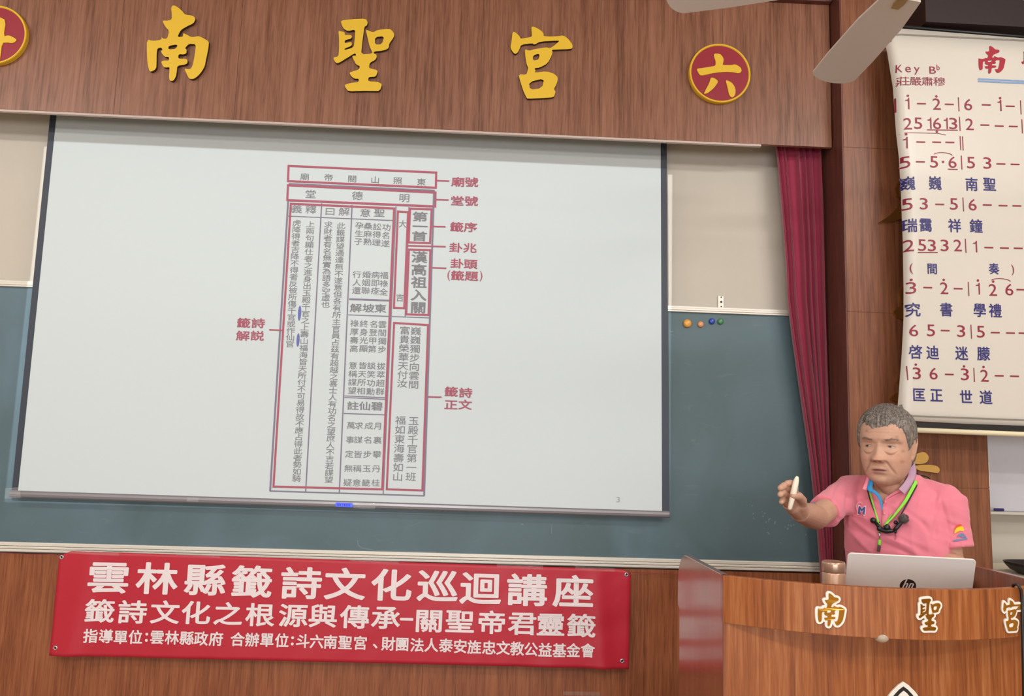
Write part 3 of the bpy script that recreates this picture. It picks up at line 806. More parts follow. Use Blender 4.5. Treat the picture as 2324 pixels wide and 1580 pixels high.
def num(s, pts, h=27):
    for ch, (x, y) in zip(s, pts): put_glyph(CR, ch, x, y, 18.5 if ch != '1' else 9, h, YT, -.004, own=True)
def dash(*p):
    for x, y in p: seg(CR, (x-10, y), (x+10, y+.5), 3.2, YT)
def bar(*p):
    for x, y in p: seg(CR, (x-.8, y-16), (x+.8, y+16), 2, YT)
def dot(*p):
    for x, y in p: disc(CR, x, y, 2.8, 2.8, YT)
def arc(x0, x1, y, r=5):
    n = 10; P = [(x0+(x1-x0)*i/n, y-r*math.sin(PI*i/n)**.6+(x1-x0)*.06*i/n) for i in range(n+1)]
    for a, b in zip(P[:-1], P[1:]): seg(CR, a, b, 1.6, YT)
def blue(s, pts, w=28, h=31, off=.014):
    for ch, (x, y) in zip(s, pts): put_glyph(CB, ch, x, y, w, h, YT, off)
num('1261', [(2059.8,234.5),(2126,236),(2197.5,237.3),(2268.7,239)]); dot((2060.8,217),(2125.3,218.7),(2270,222.5)); dash((2091.5,235),(2154.7,236.5),(2238.6,237.7),(2293,240.8)); bar((2039.5,233.5),(2176,236.7),(2317,243.7))
num('25', [(2060.8,280.4),(2084,279.7)]); num('16132', [(2109.8,279.4),(2127,280),(2146.8,280),(2163.6,280.4),(2200.6,282)]); seg(CR, (2104,294.6), (2174,295.4), 2, YT)
bar((2178.5,281),(2320,286.7)); dash((2235.4,283.5),(2268,285.8),(2300,286.7)); seg(CR, (2046,300.6), (2129,302.5), 1.2, YT); seg(CR, (2129,302.5), (2147,306.5), 1.2, YT); disc(CR, 2126.5, 299, 2.6, 3, YT)
num('1', [(2056.6,322.8)]); dot((2057.6,304)); dash((2090,322),(2126,322.4),(2156,322.8)); bar((2180,324.7),(2185.5,325.5))
num('55653', [(2057.6,366.5),(2120,367.4),(2162,368),(2203.8,369),(2241,370)]); dash((2089,367),(2271.8,371.8),(2304,372.8)); dot((2140.5,367.4)); seg(CR, (2151.6,383.9), (2173.7,384.6), 2, YT); bar((2182.6,369)); arc(2120, 2162, 350)
blue('巍巍南聖', [(2063,414.9),(2122.5,415.5),(2205.4,418),(2246,418)])
num('5356', [(2063,462),(2096.8,462.3),(2165,463),(2207.6,464.6)]); dash((2133,463.6),(2240.8,465),(2276.6,466.5),(2308,467)); bar((2186.4,464))
blue('瑞靄祥鐘', [(2067.7,510.4),(2101,510.4),(2166.8,512),(2215.5,513)])
num('253321', [(2066,556.3),(2093,556.3),(2115,557),(2144,557),(2173.7,557),(2213.3,559.5)]); seg(CR, (2083.5,572.8), (2128.5,573), 2, YT); bar((2191.8,558)); dash((2244.3,561.7),(2279.7,562.7),(2311,563.3))
put_glyph(CR, '(', 2070, 609, 6, 25, YT, 0, own=True); put_glyph(CR, ')', 2298.7, 613, 6, 25, YT, 0, own=True); blue('間奏', [(2115.8,609.8),(2256,610)], 23, 25)
num('32126', [(2070.9,652.8),(2143,654),(2219.6,655),(2253.5,658),(2290.8,657.3)]); dot((2070,634.5),(2142,635),(2219.6,636.7),(2254.4,639)); dash((2105.7,652.5),(2174.7,655),(2317,657.3)); bar((2198.4,656)); arc(2250, 2294, 636)
blue('究書學禮', [(2074.7,702.5),(2147.8,702.5),(2223.7,704),(2259,705)])
num('6535', [(2075,750),(2113,750),(2181.6,751.6),(2226,753)]); dash((2145.3,750),(2259,754.7),(2293.4,755.7),(2322,756)); bar((2204.4,753))
blue('啓迪迷朦', [(2078.8,799),(2116.8,800),(2182.6,801.6),(2232.3,802.8)])
num('3632', [(2081,847.5),(2119,848),(2190,849.7),(2234.5,852.8)]); dot((2078.8,827.5),(2188,831.6),(2232.3,833)); dash((2154.7,849.7),(2268,852.8),(2302.5,853.8)); bar((2061.4,846.5),(2211,851))
blue('匡正世道', [(2085.8,896),(2125.3,897),(2192.7,901),(2237.7,902)])
put_glyph(CR, 'K', 2042, 154.5, 13, 18, YT, -.01, own=True); put_glyph(CR, 'e', 2061, 157.5, 13, 13, YT, -.01, own=True); put_glyph(CR, 'y', 2081, 161, 13, 18, YT, -.01, own=True)
put_glyph(CR, 'B', 2116.8, 159, 15, 17, YT, -.008, own=True); put_glyph(CR, 'b', 2129.4, 152.8, 7, 13, YT, -.01, own=True)
for i, ch in enumerate('莊嚴肅穆'): put_glyph(CR, ch, 2051+i*27, 183.4+i*.5, 26, 20, YT, .004)
# brush title, cut from the same shape as the header's character
pol = [[(2221+(x-1117)/466*61, 104+(y-52)/570*63) for x, y in p] for p in G_NAN]
P = [[(q[0], q[2]) for q in (By(x, y, YT) for x, y in p)] for p in pol]
V, F = flat_curve_mesh(P); CT.add([(v[0], YT, v[1]) for v in V], F)
pol = [[(2318+(x-190)/460*56, 106+(y-153)/547*64) for x, y in p] for p in G_SHENG]
P = [[(q[0], q[2]) for q in (By(x, y, YT) for x, y in p)] for p in pol]
V, F = flat_curve_mesh(P); CT.add([(v[0], YT, v[1]) for v in V], F)
lseg(CS, (2220, 179), (2440, 189), 3, YT); lseg(CS, (2220, 184), (2440, 194), 4, YT)
bp = [(2024, 92), (2025, 84), (2032, 79), (2045, 78), (2440, 97.5)]
for a, b in zip(bp[:-1], bp[1:]): lseg(CG, a, b, 3.6, YT)
bp = [(2050, 918), (2053, 932), (2061, 942), (2074, 944.5), (2440, 958)]
for a, b in zip(bp[:-1], bp[1:]): lseg(CG, a, b, 3.6, YT)
for nm, mb_, m_ in (('notation_print', CR, 'chart_red'), ('lyric_print', CB, 'chart_blue'), ('border_print', CG, 'chart_grey'), ('title_print', CT, 'chart_title'), ('underline_print', CS, 'chart_sky')):
    me = pyd(nm, mb_.V, mb_.F)
    bm = bmesh.new(); bm.from_mesh(me)
    kill = []                                                 # print ends where the sheet ends
    for _ in range(3):                                        # finer where the sheet curls
        ed = [e for e in bm.edges if min(v.co.x-edge_x(v.co.z) for v in e.verts) < .03 and e.calc_length() > .006]
        if ed: bmesh.ops.subdivide_edges(bm, edges=ed, cuts=1)
    bmesh.ops.triangulate(bm, faces=bm.faces[:])
    for v in bm.verts:
        s = v.co.x-edge_x(v.co.z)
        if s < -.004: kill.append(v)
        else: v.co.y += .03*math.exp(-max(s, 0)/.010)
    bmesh.ops.delete(bm, geom=kill, context='VERTS')
    bm.to_mesh(me); bm.free()
    link(nm, me, M[m_], root)
a, b = By(2058, 964, CY+.004), By(2330, 976, CY+.004)
MB().box(a[0], CX1, CY-.002, CY+.006, b[2]-.008, float(By(2330, 968, CY)[2])+.002).build('bottom_strip', M['dark'], root)
a = By(2071, 977, CY+.004); MB().tube([(a[0]-.01, CY+.004, By(2200, 982, CY)[2]+.004), (CX1, CY+.004, By(2200, 982, CY)[2]-.004)], .0105, 16).build('bottom_roller', mat('cream_dowel', (226, 214, 180), .5), root, True)
zt_ = float(By(2160, 70, CY)[2])
tA, tB = By(2014, 58, CY+.012), By(2324, 84, CY+.012)
MB().tube([tA, tA+(tB-tA)*(CX1-tA[0])/(tB[0]-tA[0])], .007, 12).build('top_roller', M['dark'], root, True)

# dark board box over the chart, with a pale lamp strip along its top
sx0 = float(By(2072, 40, -.33)[0])
struct('trim_4', MB().box(sx0, 3.0, -.42, PY-.001, zt_+.021, float(By(2200, 4, -.36)[2])), M['maroon'])
struct('trim_5', MB().box(float(By(2092, 0, -.40)[0]), float(By(2212, 2, -.40)[0]), -.40, PY-.001, float(By(2200, 4, -.36)[2])+.001, CEIL-.001), M['rail'])

# ------------------------------------------------------------------ gold couplet characters on the pillar, mostly behind the chart
def blob_letter(strokes, lab):
    mb = MB()
    V_, F_ = [], []
    for poly in strokes:
        V, F = place_outline([poly], PY-.001, .006, it=2)
        mb.add(V, F)
    o = mb.build('couplet_character', M['mirror_gold'])
    tag(o, lab, 'letter', 'mirror gold couplet characters on the pillar')
blob_letter([[(2026,432),(2040,410),(2055,395),(2090,400),(2120,415),(2110,440),(2060,445),(2035,452)], [(1988,508),(2010,496),(2030,478),(2048,455),(2075,460),(2080,500),(2050,496),(2022,505)], [(2070,480),(2150,470),(2160,500),(2075,510)]],
            'mirror gold character peeping out beside the upper half of the song chart')
blob_letter([[(2022,708),(2036,700),(2050,690),(2090,700),(2120,715),(2060,730),(2035,724)], [(2038,665),(2060,640),(2085,650),(2060,690),(2040,690)], [(2070,730),(2150,720),(2150,745),(2075,752)]],
            'mirror gold character peeping out beside the middle of the song chart')
blob_letter([[(2030,870),(2038,850),(2056,838),(2100,850),(2090,880),(2050,880)], [(2014,908),(2030,892),(2056,885),(2090,895),(2080,915),(2040,914)]],
            'mirror gold character peeping out beside the lower end of the song chart')
blob_letter([[(2062,1036),(2076,1030),(2092,1025),(2100,1030),(2105,1038),(2100,1050),(2084,1054),(2068,1052)], [(2070,1058),(2085,1055),(2110,1055),(2124,1058),(2130,1066),(2126,1074),(2112,1072),(2080,1068)], [(2040,1000),(2060,1005),(2050,1080),(2035,1080)]],
            'mirror gold character on the pillar showing behind the speaker')

# ------------------------------------------------------------------ right end: whiteboard, marker, cabinet, tray, switch
WY = .0
wx0 = PX1+.004
zb = float(By(2290, 1160, -.02)[2])
root = empty('whiteboard', (2.6, -.02, zb), 'whiteboard with a metal pen tray partly hidden behind the song chart', 'whiteboard')
MB().box(wx0, 3.6, -.02, .018, zb, zb+1.1).build('board_face', M['whiteboard'], root)
MB().box(wx0, 3.6, -.075, -.0005, zb-.012, zb-.001).build('pen_tray', M['rail'], root, bevel=.002)
c = By(2266, 1149, -.06)
mb = MB(); mb.tube([(c[0]-.018, -.06, zb+.0065), (c[0]+.020, -.06, zb+.0065)], .006, 12)
tag(mb.build('marker_pen', mat('indigo_marker', (48, 40, 110), .35), smooth=False), 'indigo marker pen lying on the whiteboard tray beside the pillar', 'marker')
c = By(2246, 1076, PY+.03)
zs0, zs1 = float(By(2246, 1106, PY+.03)[2]), float(By(2246, 1048, PY+.03)[2])
mb = MB(); mb.box(PX1+.0005, PX1+.012, PY+.012, PY+.085, zs0, zs1)
tag(mb.build('switch_plate', M['white_pl'], bevel=.004), 'cream switch plate on the right side of the wood pillar', 'switch')

cx0 = PX1+.002
ctz = float(By(2300, 1306, -.35)[2])
root = empty('shelf_cabinet', (2.6, -.25, 0), 'low cream cabinet against the wall right of the wood pillar', 'cabinet')
MB().box(cx0+.004, 3.4, -.46, -.001, 0, ctz-.02).build('body', M['white_wall'], root)
MB().box(cx0, 3.4, -.48, -.001, ctz-.0195, ctz).build('cabinet_top', M['white_wall'], root, bevel=.002)
# black tray with glossy plastic things in it
tz = ctz+.0005
by0 = -.33
bx0 = float(By(2279, 1280, by0)[0])+.035
root = empty('black_basket', (bx0+.15, by0-.05, tz), 'black open basket standing on the low cream cabinet at the right edge', 'basket')
V = []; F = []; n = 28
prof = [(.55, 0), (.72, .003), (.86, .014), (.96, .032), (1.0, .044), (.97, .044), (.9, .028), (.7, .010), (.5, .007)]
for r, z in prof:
    for i in range(n):
        a = 2*PI*i/n; sxq = abs(math.cos(a))**.6*math.copysign(1, math.cos(a)); syq = abs(math.sin(a))**.6*math.copysign(1, math.sin(a))
        V.append((bx0+.15+r*.16*sxq, by0+r*.10*syq, tz+z))
for k_ in range(len(prof)-1):
    for i in range(n): F.append((k_*n+i, k_*n+(i+1) % n, (k_+1)*n+(i+1) % n, (k_+1)*n+i))
F += [tuple(range(n-1, -1, -1)), tuple((len(prof)-1)*n+i for i in range(n))]
MB().add(V, F).build('basket_shell', M['dark'], root, True)
def packet(cx, cy, w, d, z, rot, m, lab):
    mb = MB(); V = []; F = []; nx = 8
    for j in range(nx+1):
        for i in range(nx+1):
            a, b = (i/nx-.5), (j/nx-.5)
            h = .014*(1-(2*a)**4)*(1-(2*b)**4)*(1+.6*noise.noise(Vector((a*7+cx*9, b*7, 1))))
            x = a*w*math.cos(rot)-b*d*math.sin(rot); y = a*w*math.sin(rot)+b*d*math.cos(rot)
            V.append((cx+x, cy+y, z+h))
    for j in range(nx):
        for i in range(nx): q = j*(nx+1)+i; F.append((q, q+1, q+nx+2, q+nx+1))
    o = link('packet', pyd('p', V, F), m, None, True); md = o.modifiers.new('t', 'SOLIDIFY'); md.thickness = .006
    tag(o, lab, 'packet', 'packets in the black basket')
packet(bx0+.13, by0-.02, .13, .08, tz+.024, .2, mat('silver_wrap', (170, 165, 165), .2, metal=.5), 'silver wrapped packet lying in the black basket')
packet(bx0+.23, by0+.02, .10, .07, tz+.028, -.3, mat('purple_wrap', (120, 90, 100), .25), 'dull purple packet lying in the black basket')

# ------------------------------------------------------------------ ceiling fan
FH = np.array([1.10, -1.50, 2.70])
root = empty('ceiling_fan', tuple(FH), 'pale bladed ceiling fan hanging at the upper right of the photo', 'fan')
MB().tube([FH+(0, 0, .08), (FH[0], FH[1], CEIL-.06)], .012, 12).build('down_rod', M['brass'], root, True)
MB().lathe([(.02, 0), (.06, .02), (.065, .058)], (FH[0], FH[1], CEIL-.06), 24).build('canopy', M['brass'], root, True)
MB().lathe([(.03, -.04), (.07, -.03), (.10, 0), (.105, .04), (.08, .075), (.02, .085)], tuple(FH), 32).build('motor', M['fan'], root, True)
for kk in range(5):
    an = R_(88+72*kk); ca, sa = math.cos(an), math.sin(an); tilt = R_(10)
    def loc(r, t, h=0.0):
        return (FH[0]+r*ca-t*sa*math.cos(tilt), FH[1]+r*sa+t*ca*math.cos(tilt), FH[2]-.012+h+t*math.sin(tilt))
    P = [(.17, -.05), (.30, -.064), (.50, -.07)]+[(.615+.052*math.sin(R_(a)), -.07*math.cos(R_(a))) for a in range(10, 171, 10)]+[(.50, .07), (.30, .064), (.17, .05)]
    n = len(P)
    V = [loc(r, t, 0) for r, t in P]+[loc(r, t, .006) for r, t in P]
    F = [tuple(range(n-1, -1, -1)), tuple(range(n, 2*n))]+[(i, (i+1) % n, n+(i+1) % n, n+i) for i in range(n)]
    bl_ = MB().add(V, F).build('blade', M['fan'], root)
    V = [loc(r, t, h) for h in (-.004, .001) for r, t in ((.08, -.012), (.16, -.012), (.19, -.014), (.215, -.010), (.215, .010), (.19, .014), (.16, .012), (.08, .012))]
    MB().add(V, [tuple(range(7, -1, -1)), tuple(range(8, 16))]+[(i, (i+1) % 8, 8+(i+1) % 8, 8+i) for i in range(8)]).build('blade_bracket', M['brass'], root)
#PART2
# ------------------------------------------------------------------ lectern
LX0, LX1, LYF, LYB = .588, 1.388, -1.40, -.965
LXC, LHW, LSAG = (LX0+LX1)/2, (LX1-LX0)/2, .133
def arc_y(x, sag=LSAG, y0=LYF):
    t = min(1.0, abs(x-LXC)/LHW); return y0-sag*(1-t*t)
def Barc(px, py, sag=LSAG, off=0.0):
    y = LYF
    for _ in range(12): y = arc_y(float(By(px, py, y)[0]), sag)-off
    return By(px, py, y)
LZT = float((Barc(1641, 1303)[2]+Barc(2100, 1338)[2]+Barc(2318, 1337)[2])/3)
LZB = float((Barc(1646, 1414)[2]+Barc(1860, 1439)[2]+Barc(2050, 1453)[2])/3)
DZ = LZT-.19                                       # the desk inside
root = empty('lectern', (LXC, -1.25, 0), 'wood veneer lectern with a bowed front band and raised white-edged characters', 'lectern')
yz = [(LYF, 0), (LYF, LZT)]
for i in range(9):
    a = PI/2*i/8; yz.append((LYB-.012-.085+.085*math.sin(a), LZT-.085*(1-math.cos(a))+.012*math.sin(a)*0))
yz += [(LYB-.012, LZT-.15), (LYB-.030, LZT-.155), (LYB-.030, 0)]
for sgn, x0, x1 in ((0, LX0, LX0+.018), (1, LX1-.018, LX1)):
    n = len(yz)
    V = [(x0, y, z) for y, z in yz]+[(x1, y, z) for y, z in yz]
    F = [tuple(range(n)), tuple(range(2*n-1, n-1, -1))]+[(i, n+i, n+(i+1) % n, (i+1) % n) for i in range(n)]
    MB().add(V, F).build('side_panel', M['wood_side'], root, bevel=.0015)
def bowed(name, sag, z0, z1, th, m, x0, x1, ins=0.0):
    n = 40; V = []; F = []
    for i in range(n+1):
        x = x0+(x1-x0)*i/n; y = arc_y(x, sag)+ins
        V += [(x, y, z0), (x, y, z1), (x, y+th, z1), (x, y+th, z0)]
    for i in range(n):
        for j in range(4): F.append((i*4+j, (i+1)*4+j, (i+1)*4+(j+1) % 4, i*4+(j+1) % 4))
    F += [(3, 2, 1, 0), tuple(n*4+j for j in range(4))]
    return MB().add(V, F).build(name, m, root, bevel=.0012)
bowed('front_band', LSAG, LZB, LZT, .018, M['wood_lectern'], LX0, LX1)
bowed('front_panel', .035, .02, LZB+.02, .018, M['wood_lectern'], LX0+.001, LX1-.001, .001)
n = 30; V = []; F = []
for i in range(n+1):
    x = LX0+.019+(LX1-LX0-.038)*i/n
    V += [(x, arc_y(x, .035)+.020, DZ-.018), (x, arc_y(x, .035)+.020, DZ), (x, LYB+.03, DZ), (x, LYB+.03, DZ-.018)]
for i in range(n):
    for j in range(4): F.append((i*4+j, (i+1)*4+j, (i+1)*4+(j+1) % 4, i*4+(j+1) % 4))
F += [(3, 2, 1, 0), tuple(n*4+j for j in range(4))]
MB().add(V, F).build('desk', M['wood_lectern'], root)
V = []; F = []
for i in range(n+1):
    x = LX0+.019+(LX1-LX0-.038)*i/n
    V += [(x, arc_y(x)+.0185, LZB+.002), (x, arc_y(x)+.0185, LZB+.012), (x, arc_y(x, .035)+.003, LZB+.012), (x, arc_y(x, .035)+.003, LZB+.002)]
for i in range(n):
    for j in range(4): F.append((i*4+j, (i+1)*4+j, (i+1)*4+(j+1) % 4, i*4+(j+1) % 4))
F += [(3, 2, 1, 0), tuple(n*4+j for j in range(4))]
MB().add(V, F).build('band_soffit', M['wood_lectern'], root)

def fat_plate(outline_px, pen, th, offy, sag=LSAG):
    """outline filled and thickened by a round pen, as a thin plate lying on the bowed front"""
    P3 = [Barc(x, y, sag) for x, y in outline_px]
    P = [(p[0], p[2]) for p in P3]
    k = float((P3[0]-CAM) @ _w)/FPX*pen
    tris = tessellate_polygon([[Vector((a, b, 0)) for a, b in P]])
    mb = MB()
    def prism(Q):
        n = len(Q)
        V = [(a, arc_y(a, sag)-offy, b) for a, b in Q]+[(a, arc_y(a, sag)-offy-th, b) for a, b in Q]
        mb.add(V, [tuple(range(n)), tuple(range(2*n-1, n-1, -1))]+[(i, (i+1) % n, n+(i+1) % n, n+i) for i in range(n)])
    for t in tris: prism([P[i] for i in t])
    if pen:
        n = len(P)
        for i in range(n):
            a, b = P[i], P[(i+1) % n]; d = (b[0]-a[0], b[1]-a[1]); l = math.hypot(*d)
            if l < 1e-7: continue
            nx_, ny_ = -d[1]/l*k, d[0]/l*k
            prism([(a[0]-nx_, a[1]-ny_), (b[0]-nx_, b[1]-ny_), (b[0]+nx_, b[1]+ny_), (a[0]+nx_, a[1]+ny_)])
            prism([(a[0]+k*math.cos(2*PI*t/10), a[1]+k*math.sin(2*PI*t/10)) for t in range(10)])
    return mb
def lectern_char(G, box_src, box_dst, lab):
    (sx0_, sy0_, sx1_, sy1_), (dx0, dy0, dx1, dy1) = box_src, box_dst
    mp = lambda p: (dx0+(p[0]-sx0_)/(sx1_-sx0_)*(dx1-dx0), dy0+(p[1]-sy0_)/(sy1_-sy0_)*(dy1-dy0))
    polys = [chaikin([mp(p) for p in q], 1, .22) for q in G]
    b = fat_plate(polys[0], 4.4, .004, .0005).build('raised_character', M['white_pl'], root)
    b['label'] = lab
    P = [[(lambda v: (v[0], v[2]))(Barc(x, y)) for x, y in q] for q in polys]
    V, F = flat_curve_mesh(P, extrude=.0006, offset=-.0004)
    me = pyd('gold_inlay', [(v[0], arc_y(v[0])-.0054-v[2], v[1]) for v in V], F)
    link('gold_inlay', me, M['mirror_dark'], b)
M['mirror_dark'] = mat('bronze_mirror', (206, 146, 58), .16, metal=1.0)
lectern_char(G_NAN, (1115, 52, 1583, 622), (1853, 1345, 1915, 1421), 'white-edged character with bronze mirror face')
lectern_char(G_SHENG, (190, 153, 650, 700), (2081, 1357, 2132, 1431), 'white-edged character with gold mirror face')
lectern_char(G_GONG, (1520, 213, 1988, 755), (2273, 1361, 2318, 1432), 'white-edged character beside the black cable')
# pointed emblem low on the front
E_ = [(2048, 1546), (2060, 1554), (2074, 1568), (2086, 1584), (2096, 1602), (2103, 1626), (2104, 1652), (2094, 1680), (2074, 1702), (2048, 1712)]
E_ = E_+[(4096-x, y) for x, y in E_[-2:0:-1]]
cxe, cye = 2048, 1630
SAGP = .035
eb = fat_plate(E_, 0, .004, .0002, SAGP).build('emblem', M['white_pl'], root)
fat_plate([(cxe+(x-cxe)*.80, cye+(y-cye)*.87) for x, y in E_], 0, .0008, .0043, SAGP).build('emblem_outline', M['dark'], eb)
fat_plate([(cxe+(x-cxe)*.64, cye+(y-cye)*.76) for x, y in E_], 0, .0008, .0052, SAGP).build('emblem_face', M['white_pl'], eb)
c = Barc(2006, 1450); mb = MB()
mb.sphere((c[0], c[1]+.012, LZB+.001), (.0165, .016, .0115), 20, 12)
mb.build('lamp_dome', mat('milky_dome', (176, 158, 140), .25), root, True)
mb = MB(); mb.tube([Barc(2298, 1341, off=-.03), Barc(2300, 1334, off=-.008)+np.array([0, 0, .006]), Barc(2309, 1332, off=.004)+np.array([0, 0, .006]), Barc(2317, 1338, off=.006), Barc(2319, 1352, off=.006), Barc(2320, 1400, off=.006), Barc(2322, 1470, off=.01), Barc(2324, 1600, off=.02)], .0034, 8)
tag(mb.build('black_cable', M['dark'], None, True), 'black cable hooked over the lectern band at the right edge', 'cable')

# ------------------------------------------------------------------ flask and laptop on the desk
fy = -1.19
c = By(1891.5, 1290, fy); r = 25.5*mpp(1891, 1290, fy); zt = float(By(1891, 1274, fy)[2])
root = empty('vacuum_flask', (c[0], fy, DZ), 'rose gold vacuum flask standing on the lectern beside the laptop', 'flask')
zs = float(By(1891, 1299, fy)[2])
MB().lathe([(r*.92, 0), (r*.98, .004), (r, .012), (r, zs-DZ-.004), (r*.965, zs-DZ-.0015), (r*.955, zs-DZ)], (c[0], fy, DZ+.0005), 40).build('body', M['rose'], root, True)
MB().lathe([(r*.955, 0), (r*.99, .0015), (r, .004), (r, zt-zs-.006), (r*.97, zt-zs-.002), (r*.88, zt-zs), (r*.84, zt-zs-.0012), (.001, zt-zs-.0015)], (c[0], fy, zs+.0005), 40).build('lid', mat('flask_lid', (196, 160, 138), .28, metal=.6), root, True)

yawL, tilt = R_(13), R_(24)
eR = np.array([math.cos(yawL), -math.sin(yawL), 0]); eN = np.array([-math.sin(yawL), -math.cos(yawL), 0])
eU = eN*math.sin(tilt)+np.array([0, 0, math.cos(tilt)]); eB = np.cross(eR, eU)            # out of the lid's back
if eB @ eN < 0: eB = -eB
tlc = By(1923.5, 1253, -1.14); LW = .3075
for _ in range(6):                                        # width so that the right corner stands where it should
    q = tlc+eR*LW; d = q-CAM; pxr = 1162+FPX*(d@_r)/(d@_w); LW += (2215-pxr)/1000
LH = (tlc[2]-DZ-.014)/math.cos(tilt)
root = empty('laptop', tuple(tlc-eU*LH), 'open silver laptop seen from behind, with a dark round logo on its lid', 'laptop')
def rrect(w, h, r, n=6):
    P = []
    for cx, cy, a0 in ((w-r, h-r, 0), (r, h-r, 90), (r, r, 180), (w-r, r, 270)):
        for i in range(n+1): a = R_(a0+90*i/n); P.append((cx+r*math.cos(a), cy+r*math.sin(a)))
    return P
base0 = tlc-eU*LH
def slab3(P, o, ex, ey, en, t0, t1, nm, m, par, bev=0):
    n = len(P)
    V = [o+ex*a+ey*b+en*t0 for a, b in P]+[o+ex*a+ey*b+en*t1 for a, b in P]
    return MB().add(V, [tuple(range(n)), tuple(range(2*n-1, n-1, -1))]+[(i, n+i, n+(i+1) % n, (i+1) % n) for i in range(n)]).build(nm, m, par, bevel=bev)
lid = slab3(rrect(LW, LH, .011), base0, eR, eU, eB, 0, .005, 'lid', M['laptop'], root, .0018)
slab3(rrect(LW-.02, LH-.03, .003), base0+eR*.01+eU*.02, eR, eU, eB, -.0008, -.0001, 'screen', mat('laptop_screen', (60, 70, 90), .15), lid)
fw = -eN
slab3(rrect(LW, .155, .01), np.array([base0[0], base0[1], DZ+.001])-eN*.0, eR, fw, np.array([0, 0, 1.]), 0, .011, 'keyboard_base', M['laptop'], root, .002)
slab3(rrect(LW-.03, .08, .002), np.array([base0[0], base0[1], DZ+.001])+eR*.015+fw*.03, eR, fw, np.array([0, 0, 1.]), .0112, .013, 'keyboard', M['dark'], root)
# round logo with slanted letters
def hitlid(px, py, off):
    d = ray(px, py); o = base0+eB*(.005+off); return CAM+d*(((o-CAM)@eB)/(d@eB))
lc = hitlid(2060.5, 1330, .0003); kr = 17.3*float((lc-CAM)@_w)/FPX
V = [lc+kr*(math.cos(2*PI*i/40)*eR+math.sin(2*PI*i/40)*eU) for i in range(40)]
MB().add(V, [tuple(range(40))]).build('logo_disc', mat('logo_black', (40, 30, 32), .4), lid)
mb = MB(); lc2 = hitlid(2060.5, 1330, .0008)
def lq(*p): mb.add([lc2+kr*(a*eR+b*eU) for a, b in p], [tuple(range(len(p)))])
sl = .30
def bar_(x, y0, y1, w): lq((x+sl*y0, y0), (x+w+sl*y0, y0), (x+w+sl*y1, y1), (x+sl*y1, y1))
bar_(-.58, -.45, .95, .17); bar_(-.20, -.45, .30, .17); lq((-.50+.3*.3, .25), (-.16+.3*.3, .42), (-.02+.3*.25, .28), (-.06+.3*.2, .15), (-.2+.3*.2, .28), (-.44, .13))
bar_(.12, -.95, .42, .17); bar_(.48, -.28, .26, .17); lq((.14+.3*.42, .42), (.52+.3*.42, .42), (.65+.3*.25, .25), (.49+.3*.25, .25), (.40+.3*.28, .28), (.14+.3*.28, .28)); lq((.14-.3*.42, -.42), (.50-.3*.42, -.42), (.65-.3*.28, -.26), (.48-.3*.25, -.25), (.40-.3*.28, -.29), (.14-.3*.28, -.29))
mb.build('logo_letter', M['laptop'], lid)

# ------------------------------------------------------------------ the speaker
def proj(P):
    d = np.asarray(P)-CAM; z = d@_w
    return np.stack([1162+FPX*(d@_r)/z, 790-FPX*(d@_u)/z], -1)
BA = R_(36)
FW = np.array([-math.sin(BA), -math.cos(BA), 0]); LF = np.array([math.cos(BA), -math.sin(BA), 0]); UP = np.array([0, 0, 1.])
B0 = By(2038, 1180, -.80); B0[2] = 0
def T(l, f, z): return B0+l*LF+f*FW+UP*z
HS = 1.06
HA = R_(43)
Fh = np.array([-math.sin(HA), -math.cos(HA), -.04]); Fh /= np.linalg.norm(Fh)
Lh = np.cross(np.array([0, 0, 1.]), -Fh)*1.0
Lh = np.array([math.cos(HA), -math.sin(HA), -.03]); Lh /= np.linalg.norm(Lh)
Zh = np.cross(Lh, Fh); Zh = Zh if Zh[2] > 0 else -Zh
Zh /= np.linalg.norm(Zh)
HC = By(2013, 1013, -.84)
def H(l, f, z): return HC+HS*(np.multiply.outer(l, Lh)+np.multiply.outer(f, Fh)+np.multiply.outer(z, Zh))

